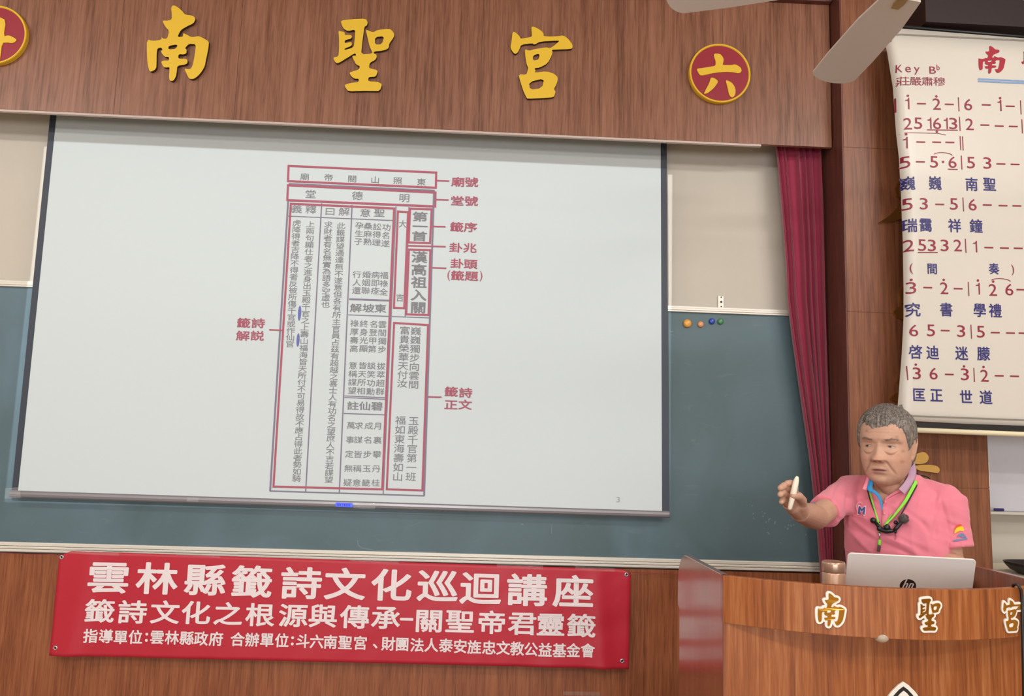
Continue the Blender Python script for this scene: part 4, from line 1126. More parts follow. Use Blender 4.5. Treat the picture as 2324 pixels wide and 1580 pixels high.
ZT = [-.118, -.113, -.104, -.092, -.078, -.06, -.035, 0, .03, .055, .078, .096, .110, .117, .1185]
FT = [.044, .058, .071, .078, .082, .085, .0845, .081, .0845, .081, .069, .050, .026, .010, .0]
WT = [.013, .026, .037, .0465, .0545, .0615, .0665, .0695, .0710, .0695, .063, .050, .031, .014, .0]
KT = [.0, .010, .022, .034, .048, .062, .076, .090, .098, .098, .088, .070, .044, .018, .0]
def interp(z, Y): return np.interp(z, ZT, Y)
def smooth_tab(z, Y):
    return sum(w*interp(np.clip(z+d, ZT[0], ZT[-1]), Y) for d, w in ((-.006, .2), (-.003, .2), (0, .2), (.003, .2), (.006, .2))) if True else interp(z, Y)
def head_surface(phi, z):
    w = smooth_tab(z, WT); f = smooth_tab(z, FT); k = smooth_tab(z, KT)
    s, c = np.sin(phi), np.cos(phi)
    l = w*np.sign(s)*np.abs(s)**.86
    ff = np.where(c >= 0, f*np.abs(c)**.80, -k*np.abs(c)**.92)
    # features push along the forward axis
    g = lambda x0, z0, sx_, sz_: np.exp(-((l-x0)/sx_)**2/2-((z-z0)/sz_)**2/2)
    al = np.abs(l)
    ga = lambda x0, z0, sx_, sz_: np.exp(-((al-x0)/sx_)**2/2-((z-z0)/sz_)**2/2)
    d = np.zeros_like(l)
    t = np.clip((.010-z)/.047, 0, 1)                       # down the nose
    inn = (z < .016) & (z > -.058)
    ridge = (.0045+.0195*t**1.15)*np.exp(-(l/(.0058+.0046*t))**2/2)
    fall = np.where(z < -.037, np.clip(1-(-.037-z)/.009, 0, 1)**.8, np.clip((.018-z)/.010, 0, 1))
    d += ridge*fall
    d += .0088*ga(.0122, -.0352, .0056, .0052)+.004*g(0, -.034, .009, .006)
    d -= .004*ga(.0068, -.0418, .0032, .0020)               # nostrils
    d -= .0105*ga(.031, .004, .015, .0095)                 # sockets
    d += .0058*ga(.031, .003, .0125, .0070)                # lids
    d += .0050*ga(.032, .0205, .018, .0060)+.002*g(0, .024, .014, .008)   # brows
    d -= .0020*ga(.031, .0105, .014, .0018)                # fold over the lid
    bz = -.0215+38*(al-.031)**2
    d += .0042*ga(.031, -.0125, .0120, .0055)-.0036*np.exp(-((z-bz)/.0026)**2)*np.exp(-((al-.031)/.0165)**4)   # bags
    d += .0050*ga(.044, -.034, .016, .014)
    nl = np.abs((al-.0185)*.86-(-.038-z)*.50)               # crease from nose to mouth corner
    d -= .0042*np.exp(-(nl/.0030)**2)*((z < -.036) & (z > -.080))*np.clip((-.036-z)/.006, 0, 1)*np.clip((z+.080)/.010, 0, 1)
    mz = -.0672-3.0*l**2
    d += .0034*np.exp(-((z-mz-.0046)/.0034)**2)*np.exp(-(l/.0165)**4)+.0042*np.exp(-((z-mz+.0056)/.0040)**2)*np.exp(-(l/.0145)**4)
    d -= .0046*np.exp(-((z-mz)/.0017)**2)*np.exp(-(l/.0195)**6)
    d -= .0034*g(0, -.0825, .016, .0045); d += .0060*g(0, -.1005, .015, .009)
    d += .0035*ga(.046, -.088, .013, .014)
    d -= .0030*ga(.060, .030, .010, .016)
    d -= .0009*np.exp(-((z-.040-.03*l**2)/.0016)**2)*(al < .045)+.0009*np.exp(-((z-.049)/.0016)**2)*(al < .04)
    ff = ff+d*np.clip((c-.05)/.3, 0, 1)
    return l, ff
NP, NZ = 260, 250
zz_ = -.118+.2365*(.5-.5*np.cos(np.linspace(.12, PI-.03, NZ)))
ph_ = np.linspace(-PI, PI, NP, endpoint=False)
PH, ZZ = np.meshgrid(ph_, zz_)
l_, f_ = head_surface(PH, ZZ)
HV = H(l_.ravel(), f_.ravel(), ZZ.ravel())
HF = []
for j in range(NZ-1):
    for i in range(NP):
        k = (i+1) % NP; HF.append((j*NP+i, j*NP+k, (j+1)*NP+k, (j+1)*NP+i))
HF += [tuple(range(NP-1, -1, -1)), tuple((NZ-1)*NP+i for i in range(NP))]

def chain(mb, pts, rads, step=.35, n=16, m_=10):
    for (a, ra), (b, rb) in zip(list(zip(pts, rads))[:-1], list(zip(pts, rads))[1:]):
        a = np.array(a, float); b = np.array(b, float); L_ = np.linalg.norm(b-a)
        k = max(1, int(L_/(step*min(ra, rb))))
        for i in range(k+1): t = i/k; mb.sphere(a+(b-a)*t, ra+(rb-ra)*t, n, m_)
def loft(mb, rings, n=48, shrink=0.0, p=2.4):
    V = []; F = []
    for z, a, b, f0, l0 in rings:
        for i in range(n):
            t = 2*PI*i/n; c, s = math.cos(t), math.sin(t)
            V.append(T(l0+(a-shrink)*math.copysign(abs(c)**(2/p), c), f0+(b-shrink)*math.copysign(abs(s)**(2/p), s), z))
    for j in range(len(rings)-1):
        for i in range(n): F.append((j*n+i, j*n+(i+1) % n, (j+1)*n+(i+1) % n, (j+1)*n+i))
    F += [tuple(range(n-1, -1, -1)), tuple((len(rings)-1)*n+i for i in range(n))]
    mb.add(V, F)
SR = By(1934, 1116, -.715); SL = By(2143, 1136, -.885)
ER = By(1852, 1174, -.92); WR = By(1816, 1163, -1.12)
EL_ = By(2158, 1272, -.90); WL = By(2128, 1322, -1.06)
RINGS = [(.80, .152, .118, .0, 0), (.95, .152, .122, .012, 0), (1.08, .150, .122, .018, 0), (1.18, .152, .118, .018, 0), (1.27, .156, .112, .010, 0), (1.325, .156, .100, .002, 0),
         (1.348, .142, .090, -.006, 0), (1.368, .104, .078, -.010, 0), (1.386, .078, .068, -.008, 0), (1.400, .064, .060, -.004, 0)]
body = MB()
body.add(HV, HF)
loft(body, [r for r in RINGS if r[0] > .9], 40, .009)
chain(body, [T(-.012, -.002, 1.33), T(-.014, .014, 1.385), H(0, -.012, -.08)], [.060, .052, .052], .3, 20, 12)
chain(body, [T(0, .045, 1.345), H(0, .035, -.098)], [.030, .026], .3)
chain(body, [T(.016, .05, 1.34), H(.036, .0, -.07)], [.013, .012], .3); chain(body, [T(-.040, .05, 1.34), H(-.040, .0, -.07)], [.014, .012], .3)
for sg in (-1, 1):                                        # ears
    pts = [(.0655, -.004, -.032), (.0690, -.006, -.024), (.0725, -.013, -.006), (.0750, -.018, .012), (.0745, -.016, .024), (.0710, -.006, .028), (.0680, .002, .020), (.0665, .004, .006)]
    chain(body, [H(sg*a, b, c) for a, b, c in pts], [x*HS for x in (.0075, .0070, .0060, .0055, .0055, .0050, .0045, .004)], .4, 12, 8)
    chain(body, [H(sg*.0675, -.006, z) for z in (-.018, .02)], [.009*HS, .010*HS], .3, 12, 8)
    chain(body, [H(sg*.0708, -.010, z) for z in (-.014, .018)], [.0048*HS, .0052*HS], .3, 12, 8)
# right arm, raised, and its hand
chain(body, [SR+(ER-SR)*.12, SR+(ER-SR)*.55, ER], [.032, .036, .0365], .25, 20, 12)
chain(body, [ER, ER+(WR-ER)*.35, WR], [.0365, .0360, .0270], .25, 20, 12)
def pj(px, py, y): return By(px, py, y)
palm = [pj(1806, 1128, -1.185), pj(1798, 1131, -1.19), pj(1792, 1138, -1.19), pj(1788, 1147, -1.185)]
for q, r0 in zip(palm, (.0140, .0145, .0140, .0130)): chain(body, [WR+(q-WR)*.04, WR+(q-WR)*.5, q], [.021, .0190, r0], .25, 14, 10)
chain(body, [WR, pj(1814, 1146, -1.165)], [.026, .020], .3); chain(body, [WR, pj(1800, 1152, -1.165)], [.025, .019], .3)
fingers = [([palm[0], pj(1802, 1108, -1.205), pj(1794, 1096.5, -1.225), pj(1787, 1097, -1.240)], [.0108, .0098, .0090, .0080]),
           ([palm[1], pj(1790, 1112, -1.212), pj(1780, 1102, -1.235), pj(1771.5, 1108, -1.250)], [.0110, .0098, .0090, .0080]),
           ([palm[2], pj(1783, 1124, -1.212), pj(1776, 1117, -1.235), pj(1771, 1123, -1.250)], [.0104, .0094, .0086, .0077]),
           ([palm[3], pj(1781, 1140, -1.205), pj(1776.5, 1135, -1.222), pj(1773.5, 1139.5, -1.235)], [.0096, .0084, .0076, .0068])]
for P, R in fingers: chain(body, P, R, .3, 12, 8)
chain(body, [pj(1818, 1156, -1.145), pj(1820.5, 1136, -1.190), pj(1813, 1126.5, -1.222), pj(1800, 1125.5, -1.240)], [.0160, .0125, .0112, .0092], .3, 14, 8)
# left arm down to the keyboard
chain(body, [SL+(EL_-SL)*.1, EL_], [.034, .035], .25, 20, 12); chain(body, [EL_, WL], [.037, .025], .25, 18, 10)
hd = (np.array([WL[0]-.05, -1.14, DZ+.035])-WL); hd /= np.linalg.norm(hd)
sd = np.cross(hd, UP); sd /= np.linalg.norm(sd)
for i, (o, ln) in enumerate(((-.03, .062), (-.010, .072), (.010, .070), (.030, .055))):
    k0 = WL+hd*.075+sd*o; chain(body, [WL+sd*o*.4, k0], [.018, .0125], .3, 12, 8)
    chain(body, [k0, k0+hd*ln*.55+UP*.006, k0+hd*ln-UP*.012], [.0100, .0090, .0078], .3, 12, 8)
chain(body, [WL+hd*.02-sd*.022, WL+hd*.05-sd*.05-UP*.004, WL+hd*.085-sd*.056-UP*.012], [.014, .011, .009], .3, 12, 8)

def remesh(V, F, vox, smooth_it=3, fac=.5):
    me = pyd('tmp', V, F); o = bpy.data.objects.new('tmp', me); COL.objects.link(o)
    md = o.modifiers.new('r', 'REMESH'); md.mode = 'VOXEL'; md.voxel_size = vox; md.use_smooth_shade = True
    if smooth_it:
        sm = o.modifiers.new('s', 'SMOOTH'); sm.factor = fac; sm.iterations = smooth_it
    bpy.context.view_layer.update()
    out = bpy.data.meshes.new_from_object(o.evaluated_get(bpy.context.evaluated_depsgraph_get()))
    bpy.data.objects.remove(o); bpy.data.meshes.remove(me)
    return out
def coords(me):
    a = np.empty(len(me.vertices)*3); me.vertices.foreach_get('co', a); return a.reshape(-1, 3)

person = empty('person', (float(B0[0]), float(B0[1]), 0), 'grey-haired person in a pink polo shirt behind the lectern, raising a white pointer', 'person')
bme = remesh(body.V, body.F, .0015, 3, .5)
C = coords(bme)
# skin tones, laid on as a colour attribute: lips, brows, eyes, blemishes, and shade painted into creases and nostrils
rel = (C-HC)/HS
hl, hf, hz = rel@Lh, rel@Fh, rel@Zh
face = np.clip((hf-.02)/.03, 0, 1)*((hz > -.12) & (hz < .1))
base = np.array(lin((198, 154, 132)))
colr = np.tile(base, (len(C), 1))
nv = np.array([noise.noise(Vector(c*55)) for c in C]); nv2 = np.array([noise.noise(Vector(c*160)) for c in C])
colr *= (1+.07*nv+.05*nv2)[:, None]
al = np.abs(hl)
def blend(wt, c):
    global colr
    wt = np.clip(wt, 0, 1)[:, None]; colr = colr*(1-wt)+np.array(lin(c))*wt
ge = lambda x0, z0, sx_, sz_: np.exp(-((al-x0)/sx_)**2/2-((hz-z0)/sz_)**2/2)
bz = -.0215+38*(al-.031)**2
blend(face*.5*np.exp(-((hz-bz)/.0022)**2)*np.exp(-((al-.031)/.0165)**4), (150, 100, 82))
blend(face*.30*np.exp(-(hl/.014)**2/2-((hz+.034)/.010)**2/2), (216, 150, 124))
blend(face*.28*ge(.045, -.032, .016, .014), (214, 150, 124))
mz = -.0672-3.0*hl**2
blend(face*.65*np.exp(-(((hz-mz+.0012)/.0072)**4))*np.exp(-(hl/.0185)**6), (164, 104, 98))
blend(face*.85*np.exp(-((hz-mz)/.0020)**2)*np.exp(-(hl/.0195)**6), (92, 50, 50))
nlc = np.abs((al-.0185)*.86-(-.038-hz)*.50)
blend(face*.40*np.exp(-(nlc/.0024)**2)*((hz < -.036) & (hz > -.078)), (140, 92, 74))
blend(face*.42*np.exp(-((hz-.0205-.0035*np.exp(-((al-.040)/.010)**2))/.0036)**2)*np.exp(-((al-.033)/.018)**4)*(1+.6*nv2), (120, 100, 86))
ez = .0008-.10*(al-.0315)                                 # lid openings, drooping a little outwards
eu = (al-.0315)/.0128; ar = np.clip(1-eu**2, 0, 1)
zU, zL = ez+.0034*ar, ez-.0026*ar
op = 1/(1+np.exp(-(zU-hz)/.0003))/(1+np.exp(-(hz-zL)/.0003))*(np.abs(eu) < 1)
blend(face*.85*op, (188, 166, 152))
gx = -.0035
for sg in (-1, 1): blend(face*op*np.exp(-(((hl-sg*.0315-gx)**2+(hz-ez-.0006)**2)/.0045**2)**3), (36, 25, 22))
lid = np.clip(1.15-eu**4, 0, 1)*(np.abs(eu) < 1.15)
blend(face*.85*lid*np.exp(-((hz-zU)/.0010)**2), (62, 42, 36))
blend(face*.40*lid*np.exp(-((hz-zL)/.0009)**2), (128, 82, 70))
blend(face*.42*lid*np.exp(-((hz-zU-.0052)/.0012)**2), (136, 92, 74))
blend(face*.9*ge(.0070, -.0420, .0030, .0016), (78, 44, 38))
for (a, b, s_) in ((.052, .012, .004), (.058, -.010, .003), (.046, .030, .003), (.056, -.040, .003), (-.035, .045, .003)):
    blend(.45*face*np.exp(-((hl-a)**2+(hz-b)**2)/s_**2/2), (140, 92, 70))
att = bme.color_attributes.new('skin', 'FLOAT_COLOR', 'POINT')
att.data.foreach_set('color', np.c_[colr, np.ones(len(C))].astype(np.float32).ravel())
M['skin'] = mat('skin', (198, 154, 132), .5, spec=.35, attr='skin')
M['skin'].node_tree.nodes['Principled BSDF'].inputs['Subsurface Weight'].default_value = .06
M['skin'].node_tree.nodes['Principled BSDF'].inputs['Subsurface Radius'].default_value = (.01, .004, .002)
bme.materials.clear()
bobj = link('body', bme, M['skin'], person, True)
bvh_body = BVHTree.FromPolygons([tuple(c) for c in C], [tuple(p.vertices) for p in bme.polygons])

def smooth3(P, it=6, w=.5):
    P = np.array(P)
    for _ in range(it): P[1:-1] = P[1:-1]*(1-w)+w*.5*(P[:-2]+P[2:])
    return P
# hair
def hairline(phi):
    d = np.degrees(phi)
    return np.interp(d, [-180, -140, -105, -90, -80, -70, -58, -45, -30, -12, 10, 26, 42, 56, 66, 74, 82, 92, 105, 140, 180],
                     [-.078, -.076, -.045, .010, -.008, .016, .046, .074, .062, .055, .058, .070, .060, .050, .024, -.012, .004, .014, -.045, -.076, -.078])
NPh, NZh = 220, 150
z2 = np.linspace(-.080, .1184, NZh); z2 = -.080+.1984*np.sin(np.linspace(0, PI/2, NZh))
PH2, ZZ2 = np.meshgrid(np.linspace(-PI, PI, NPh, endpoint=False), z2)
w = smooth_tab(ZZ2, WT); f = smooth_tab(ZZ2, FT); k = smooth_tab(ZZ2, KT)
s, c = np.sin(PH2), np.cos(PH2)
l2 = w*np.sign(s)*np.abs(s)**.86; f2 = np.where(c >= 0, f*np.abs(c)**.8, -k*np.abs(c)**.92)
hg = ZZ2-hairline(PH2)
jit = np.array([noise.noise(Vector((a*9, b*30, 5.1)))+.8*noise.noise(Vector((a*34, b*50, 2.1))) for a, b in zip(PH2.ravel(), ZZ2.ravel())]).reshape(PH2.shape)
tk = np.clip((hg+.006*jit)/.016, -.6, 1)
thick = np.where(tk > 0, tk**.7*(.0072+.0008*np.clip(ZZ2/.1, 0, 1)), tk*.010)
st = np.array([noise.noise(Vector((a*26+b*60, b*14, 1.1)))+.6*noise.noise(Vector((a*60-b*30, b*22, 3.1))) for a, b in zip(PH2.ravel(), ZZ2.ravel())]).reshape(PH2.shape)
thick = thick+np.where(tk > .15, .0026*st, 0)
nl_ = np.stack([l2/np.maximum(w, .004)**1, f2/np.maximum(np.where(c >= 0, f, k), .004), np.clip(ZZ2/.12, -.3, 1)**3*1.5], -1)
nl_ /= np.linalg.norm(nl_, axis=-1, keepdims=True)
l2 = l2+nl_[..., 0]*thick; f2 = f2+nl_[..., 1]*thick; zz2 = ZZ2+nl_[..., 2]*thick
hv = H(l2.ravel(), f2.ravel(), zz2.ravel())
hfc = [(j*NPh+i, j*NPh+(i+1) % NPh, (j+1)*NPh+(i+1) % NPh, (j+1)*NPh+i) for j in range(NZh-1) for i in range(NPh)]
hfc.append(tuple((NZh-1)*NPh+i for i in range(NPh)))
mb = MB().add(hv, hfc)
rr = random.Random(5)
hvg = hv.reshape(NZh, NPh, 3)
for _ in range(5200):                                      # fine strands, combed back and to one side
    j = rr.randrange(12, NZh-5); i = rr.randrange(NPh)
    if tk[j, i] < .05: continue
    ph0, zc = PH2[j, i], ZZ2[j, i]
    pts = []
    up_ = zc > .03
    dph = rr.gauss(.34 if up_ else .08, .06); dz = rr.gauss(.006 if up_ else -.016, .004)
    lift = rr.uniform(.2, 1.0)
    for q in range(5):
        t = q/4
        ii = int(round((ph0+dph*t+PI)/(2*PI)*NPh)) % NPh
        jj = int(np.clip(np.searchsorted(z2, zc+dz*t), 2, NZh-1))
        if hg[jj, ii] < -.006: break
        P_ = hvg[jj, ii]; out = P_-HC; out = out/np.linalg.norm(out)
        pts.append(P_+out*(-.0006+.0026*math.sin(t*2.4)*lift))
    if len(pts) >= 4: mb.tube(smooth3(pts, 2), [.0004, .00045, .0004, .0003, .00015][:len(pts)], 3, False)
def hair_mat():
    m = bpy.data.materials.new('grey_hair'); m.use_nodes = True
    t = m.node_tree; b = t.nodes['Principled BSDF']; Ls = t.links
    tcn = t.nodes.new('ShaderNodeTexCoord'); mp = t.nodes.new('ShaderNodeMapping'); mp.inputs['Scale'].default_value = (260, 260, 60)
    n = t.nodes.new('ShaderNodeTexNoise'); n.inputs['Scale'].default_value = 1; n.inputs['Detail'].default_value = 3
    Ls.new(tcn.outputs['Object'], mp.inputs[0]); Ls.new(mp.outputs[0], n.inputs['Vector'])
    r = t.nodes.new('ShaderNodeValToRGB'); e = r.color_ramp.elements
    e[0].position = .35; e[0].color = (*lin((92, 83, 76)), 1); e[1].position = .66; e[1].color = (*lin((150, 140, 132)), 1)
    Ls.new(n.outputs[0], r.inputs[0]); Ls.new(r.outputs[0], b.inputs['Base Color']); b.inputs['Roughness'].default_value = .55
    return m
mb.build('hair', hair_mat(), person, True)
mb = MB()                                                   # eyebrows, thin and greying
for sg in (-1, 1):
    for _ in range(44):
        a = sg*rr.uniform(.016, .050); zc = .0195+.004*math.exp(-((abs(a)-.036)/.012)**2)+rr.gauss(0, .0018)
        ph0 = math.asin(min(1, (abs(a)/.0735)**(1/.86)))*sg
        l0, f0 = head_surface(np.array([ph0, ph0+sg*.09]), np.array([zc, zc+rr.uniform(-.001, .003)]))
        p0 = H(l0[0], f0[0]+.0006, zc); p1 = H(l0[1], f0[1]+.0012, zc+.0006)
        mb.tube([p0, (p0+p1)/2+Fh*.0008, p1], [.00035, .0003, .00012], 4, False)
mb.build('eyebrows', mat('brow_hair', (128, 112, 98), .7), person)

# polo shirt: torso and sleeves grown into one cloth surface
HR = By(1870, 1161, -.862); HL = By(2164.5, 1242, -.905)
sh = MB()
loft(sh, RINGS, 64, 0.0)
def sleeve(S, Hm, r):
    d = Hm-S; pts = [S-d*.12, S, S+d*.3, S+d*.6, S+d*.85, Hm]
    sh.tube(pts, r, 28)
sleeve(SR, HR, [.044, .054, .052, .048, .0475, .050]); sleeve(SL, HL, [.046, .060, .058, .053, .0520, .0540])
chain(sh, [T(-.06, -.012, 1.348), SR], [.046, .050], .3); chain(sh, [T(.06, -.012, 1.348), SL], [.046, .050], .3)
sme = remesh(sh.V, sh.F, .0036, 5, .5)
C = coords(sme); NN = np.array([v.normal[:] for v in sme.vertices])
vp_ = C-B0; fl = vp_@LF; ffw = vp_@FW; fz = C[:, 2]
disp = np.empty(len(C))
for i, cc in enumerate(C):
    a = noise.noise(Vector((fl[i]*16+fz[i]*9, ffw[i]*8, fz[i]*7-fl[i]*12)))
    b = noise.noise(Vector((fl[i]*7-2, ffw[i]*5, fz[i]*30+fl[i]*16)))
    disp[i] = .0030*(1-abs(a)*2.2)+.0014*(1-abs(b)*2.5)
# drag folds fanning from the raised arm and belly folds
pp = proj(C)
def fold(p, q, wd, dep):
    p = np.array(p, float); q = np.array(q, float); d = q-p; L2 = d@d
    t = np.clip(((pp-p)@d)/L2, 0, 1); ds = np.linalg.norm(pp-(p+t[:, None]*d), axis=1)
    return dep*np.exp(-(ds/wd)**2)*np.sin(PI*np.clip(t, .02, .98))**.5
for p, q, wd, dep in (((1925, 1195), (2030, 1250), 7, -.006), ((1930, 1205), (1985, 1262), 6, .005), ((1925, 1100), (1918, 1185), 5, -.007), ((1960, 1075), (1945, 1110), 5, -.004),
                      ((2128, 1150), (2122, 1225), 6, -.009), ((2060, 1140), (2120, 1120), 9, -.003), ((2110, 1215), (2090, 1180), 6, -.004), ((1935, 1130), (1926, 1200), 4, .005), ((1930, 1175), (2000, 1228), 5, .004), ((1990, 1225), (2075, 1262), 5, -.006), ((2000, 1215), (2080, 1248), 4, .004), ((2124, 1120), (2112, 1180), 5, -.005), ((2132, 1125), (2124, 1190), 4, .005), ((1900, 1100), (1872, 1150), 4, -.004), ((2040, 1150), (2105, 1195), 6, -.003), ((2120, 1260), (2060, 1235), 8, -.004),
                      ((1862, 1135), (1905, 1178), 5, -.004), ((1880, 1120), (1900, 1165), 4, .003), ((2135, 1115), (2160, 1200), 7, .003), ((2150, 1190), (2195, 1200), 6, -.003)):
    disp += fold(p, q, wd, dep)*((NN@(-_w)) > 0)
C2 = C+NN*disp[:, None]
sme.vertices.foreach_set('co', C2.ravel()); sme.update()
# the open neck: cut the cloth away where the placket hangs open
def inside(poly, P):
    x, y = P[:, 0], P[:, 1]; r = np.zeros(len(P), bool)
    for (x1, y1), (x2, y2) in zip(poly, poly[1:]+poly[:1]):
        r ^= ((y1 > y) != (y2 > y)) & (x < (x2-x1)*(y-y1)/(y2-y1+1e-9)+x1)
    return r
VN = [(1976, 1060), (1979, 1105), (1988, 1118), (1998, 1130), (2004, 1147), (2008, 1130), (2038, 1112), (2054, 1096), (2066, 1070), (2070, 1050)]
bm = bmesh.new(); bm.from_mesh(sme); bm.faces.ensure_lookup_table()
cen = np.array([f.calc_center_median()[:] for f in bm.faces]); fn = np.array([f.normal[:] for f in bm.faces])
kill = inside(VN, proj(cen)) & ((cen-B0)@FW > -.01) & (cen[:, 2] > 1.2)
bmesh.ops.delete(bm, geom=[bm.faces[i] for i in np.nonzero(kill)[0]], context='FACES')
bm.to_mesh(sme); bm.free()
def sleeve_col(m): return m
M['polo'] = mat('pink_pique', (230, 130, 148), .85, spec=.2, sheen=.25, bump=.25, bscale=900)
sme.materials.clear()
SC_ = coords(sme)
bvh_shirt = BVHTree.FromPolygons([tuple(c) for c in SC_], [tuple(p.vertices) for p in sme.polygons])
shirt = link('polo_shirt', sme, M['polo'], person, True)

def drape(px, py, off, prev=[None]):
    """the point of the clothed figure seen at that spot, lifted a little off the cloth"""
    d = Vector(ray(px, py)).normalized(); best = None
    for b in (bvh_shirt, bvh_body):
        h = b.ray_cast(Vector(CAM), d)
        if h[0] is not None and (best is None or h[3] < best[1]): best = (h[0], h[3])
    if best is None: return prev[0] if prev[0] is not None else By(px, py, -.9)
    prev[0] = np.array(best[0])-np.array(d)*off
    return prev[0]
def fill(mb, poly, off, sub=3):
    """a patch of cloth laid over the figure, finely divided so that it follows it"""
    poly = [np.array(p, float) for p in poly]
    tris = [tuple(t) for t in tessellate_polygon([[Vector((p[0], p[1], 0)) for p in poly]])]
    for t in tris:
        A, B_, C_ = (poly[i] for i in t); n = max(2, int(max(np.linalg.norm(A-B_), np.linalg.norm(B_-C_), np.linalg.norm(A-C_))/sub))
        idx = {}; V = []; F = []
        for i in range(n+1):
            for j in range(n+1-i):
                q = A+(B_-A)*i/n+(C_-A)*j/n; idx[i, j] = len(V); V.append(drape(q[0], q[1], off))
        for i in range(n):
            for j in range(n-i):
                F.append((idx[i, j], idx[i+1, j], idx[i, j+1]))
                if i+j < n-1: F.append((idx[i+1, j], idx[i+1, j+1], idx[i, j+1]))
        mb.add(V, F)
def densify(path, st=3.0):
    o = []
    for a, b in zip(path[:-1], path[1:]):
        a = np.array(a, float); b = np.array(b, float); k = max(1, int(np.linalg.norm(b-a)/st))
        o += [a+(b-a)*i/k for i in range(k)]
    return o+[np.array(path[-1], float)]
def strip3(mb, Lp_, Rp_, off, th=.0012, sm=4, st=3.0, yy=None):
    """a ribbon of cloth between two rails drawn over the figure"""
    def res(path, n):
        path = np.array(path, float); s_ = np.r_[0, np.cumsum(np.linalg.norm(np.diff(path, axis=0), axis=1))]
        return np.stack([np.interp(np.linspace(0, s_[-1], n), s_, path[:, k]) for k in (0, 1)], 1)
    n = max(4, int(max(np.linalg.norm(np.diff(np.array(Lp_, float), axis=0), axis=1).sum(), 6)/st))
    A = res(Lp_, n); B_ = res(Rp_, n); m_ = 3
    def stand(q, y):
        h = bvh_shirt.ray_cast(Vector(CAM), Vector(ray(*q)).normalized())
        if h[0] is not None: y = min(y, h[0].y-.007)
        return By(q[0], q[1], y)
    if yy: rows = [smooth3([stand(A[i]+(B_[i]-A[i])*q/m_, yy[0]+(yy[1]-yy[0])*i/(n-1)) for i in range(n)], sm) for q in range(m_+1)]
    else: rows = [smooth3([drape(*(A[i]+(B_[i]-A[i])*q/m_), off) for i in range(n)], sm) for q in range(m_+1)]
    V = [p for r in rows for p in r]; k = len(V)
    V += [p+_w*th for p in V]
    F = []
    for q in range(m_):
        for i in range(n-1):
            a = q*n+i; F += [(a, a+1, a+n+1, a+n), (k+a+n, k+a+n+1, k+a+1, k+a)]
    for i in range(n-1):
        F += [(i, k+i, k+i+1, i+1), (m_*n+i+1, k+m_*n+i+1, k+m_*n+i, m_*n+i)]
    mb.add(V, F)

# collar (turned down on one side, standing on the other), placket, buttons, emblems
M['lilac'] = mat('lilac_collar', (186, 150, 176), .85); M['azure'] = mat('blue_trim', (52, 140, 196), .8)
mb = MB(); n = 40; V = []; F = []
for i in range(n+1):
    a = R_(110+(262-110)*i/n)                              # round the back of the neck
    for rr_, zz1 in ((.052, 1.420), (.056, 1.424), (.066, 1.398), (.073, 1.386)):
        V.append(T(rr_*1.02*math.sin(a), rr_*.90*math.cos(a)+.004, zz1-.014*max(0, math.cos(a))))
for i in range(n):
    for j in range(3): F.append((i*4+j, (i+1)*4+j, (i+1)*4+j+1, i*4+j+1))
mb.add(V, F)
strip3(mb, [(2062, 1047), (2064, 1064), (2060, 1083), (2050, 1099), (2040, 1110)], [(2075, 1046), (2081, 1070), (2077, 1090), (2066, 1107), (2054, 1122)], .012, .002, 4, 3.0, (-.815, -.914))
col_o = mb.build('collar', M['lilac'], shirt, True)
mb = MB()
strip3(mb, [(1976, 1076), (1971, 1092), (1965, 1108), (1971, 1116), (1980, 1120)], [(1984, 1070), (1984, 1090), (1979, 1107), (1981, 1112), (1985, 1116)], .012, .002, 4, 3.0, (-.845, -.895))
strip3(mb, [(1977, 1116), (1988, 1123), (1996, 1135), (2001, 1158)], [(1984, 1112), (1995, 1120), (2002, 1133), (2003.5, 1158)], .004, .001, 4, 3.0, (-.893, -.912))
mb.build('blue_facing', M['azure'], shirt, True)
mb = MB()
strip3(mb, [(2004, 1146), (2010, 1128), (2038, 1112)], [(2006, 1150), (2014, 1131), (2042, 1117)], .004, .001)
strip3(mb, [(2003, 1156), (2001, 1180), (2000, 1205)], [(2017, 1156), (2015, 1180), (2014, 1205)], .0024, .001)
strip3(mb, [(1970, 1074), (1964, 1094), (1957, 1110)], [(1977, 1074), (1971, 1094), (1966, 1112)], .006, .001, 4, 3.0, (-.842, -.890))
mb.build('placket', M['polo'], shirt, True)
mb = MB()
for q in ((2007.5, 1166), (2010, 1140)):
    p = drape(*q, .0045); mb.sphere(p, (.0036, .0012, .0036), 14, 8)
mb.build('button', mat('pink_button', (236, 140, 154), .5), shirt, True)
strip = MB(); strip3(strip, [(1845.5, 1139), (1843, 1145)], [(1850, 1141), (1849, 1147)], .002); strip.build('sleeve_trim', mat('grey_blue_trim', (120, 140, 176), .8), shirt)
def decal_glyph(mb, ch, cx, cy, w, h, off, bold=0.0, rot=0.0):
    if bold: _bold(ch, bold)
    else: glyphs(ch, 0.0)
    V, F = _gl[(ch, bold)]; lo = V.min(0); hi = V.max(0)
    Q = []
    for v in V:
        x = ((v[0]-lo[0])/(hi[0]-lo[0])-.5)*w; y = -((v[1]-lo[1])/(hi[1]-lo[1])-.5)*h
        Q.append(drape(cx+x*math.cos(rot)-y*math.sin(rot), cy+x*math.sin(rot)+y*math.cos(rot), off))
    mb.add(Q, F)
mb = MB(); decal_glyph(mb, 'C', 1949.5, 1150, 15, 24, .0030, .02, .12)
mb.build('chest_letter', mat('rose_thread', (238, 150, 166), .8), shirt)
mb = MB(); decal_glyph(mb, 'M', 1955.5, 1158.5, 19.5, 22.5, .0036, .06, .12)
mb.build('chest_emblem_outline', mat('pale_pink_thread', (250, 200, 208), .8), shirt)
mb = MB()
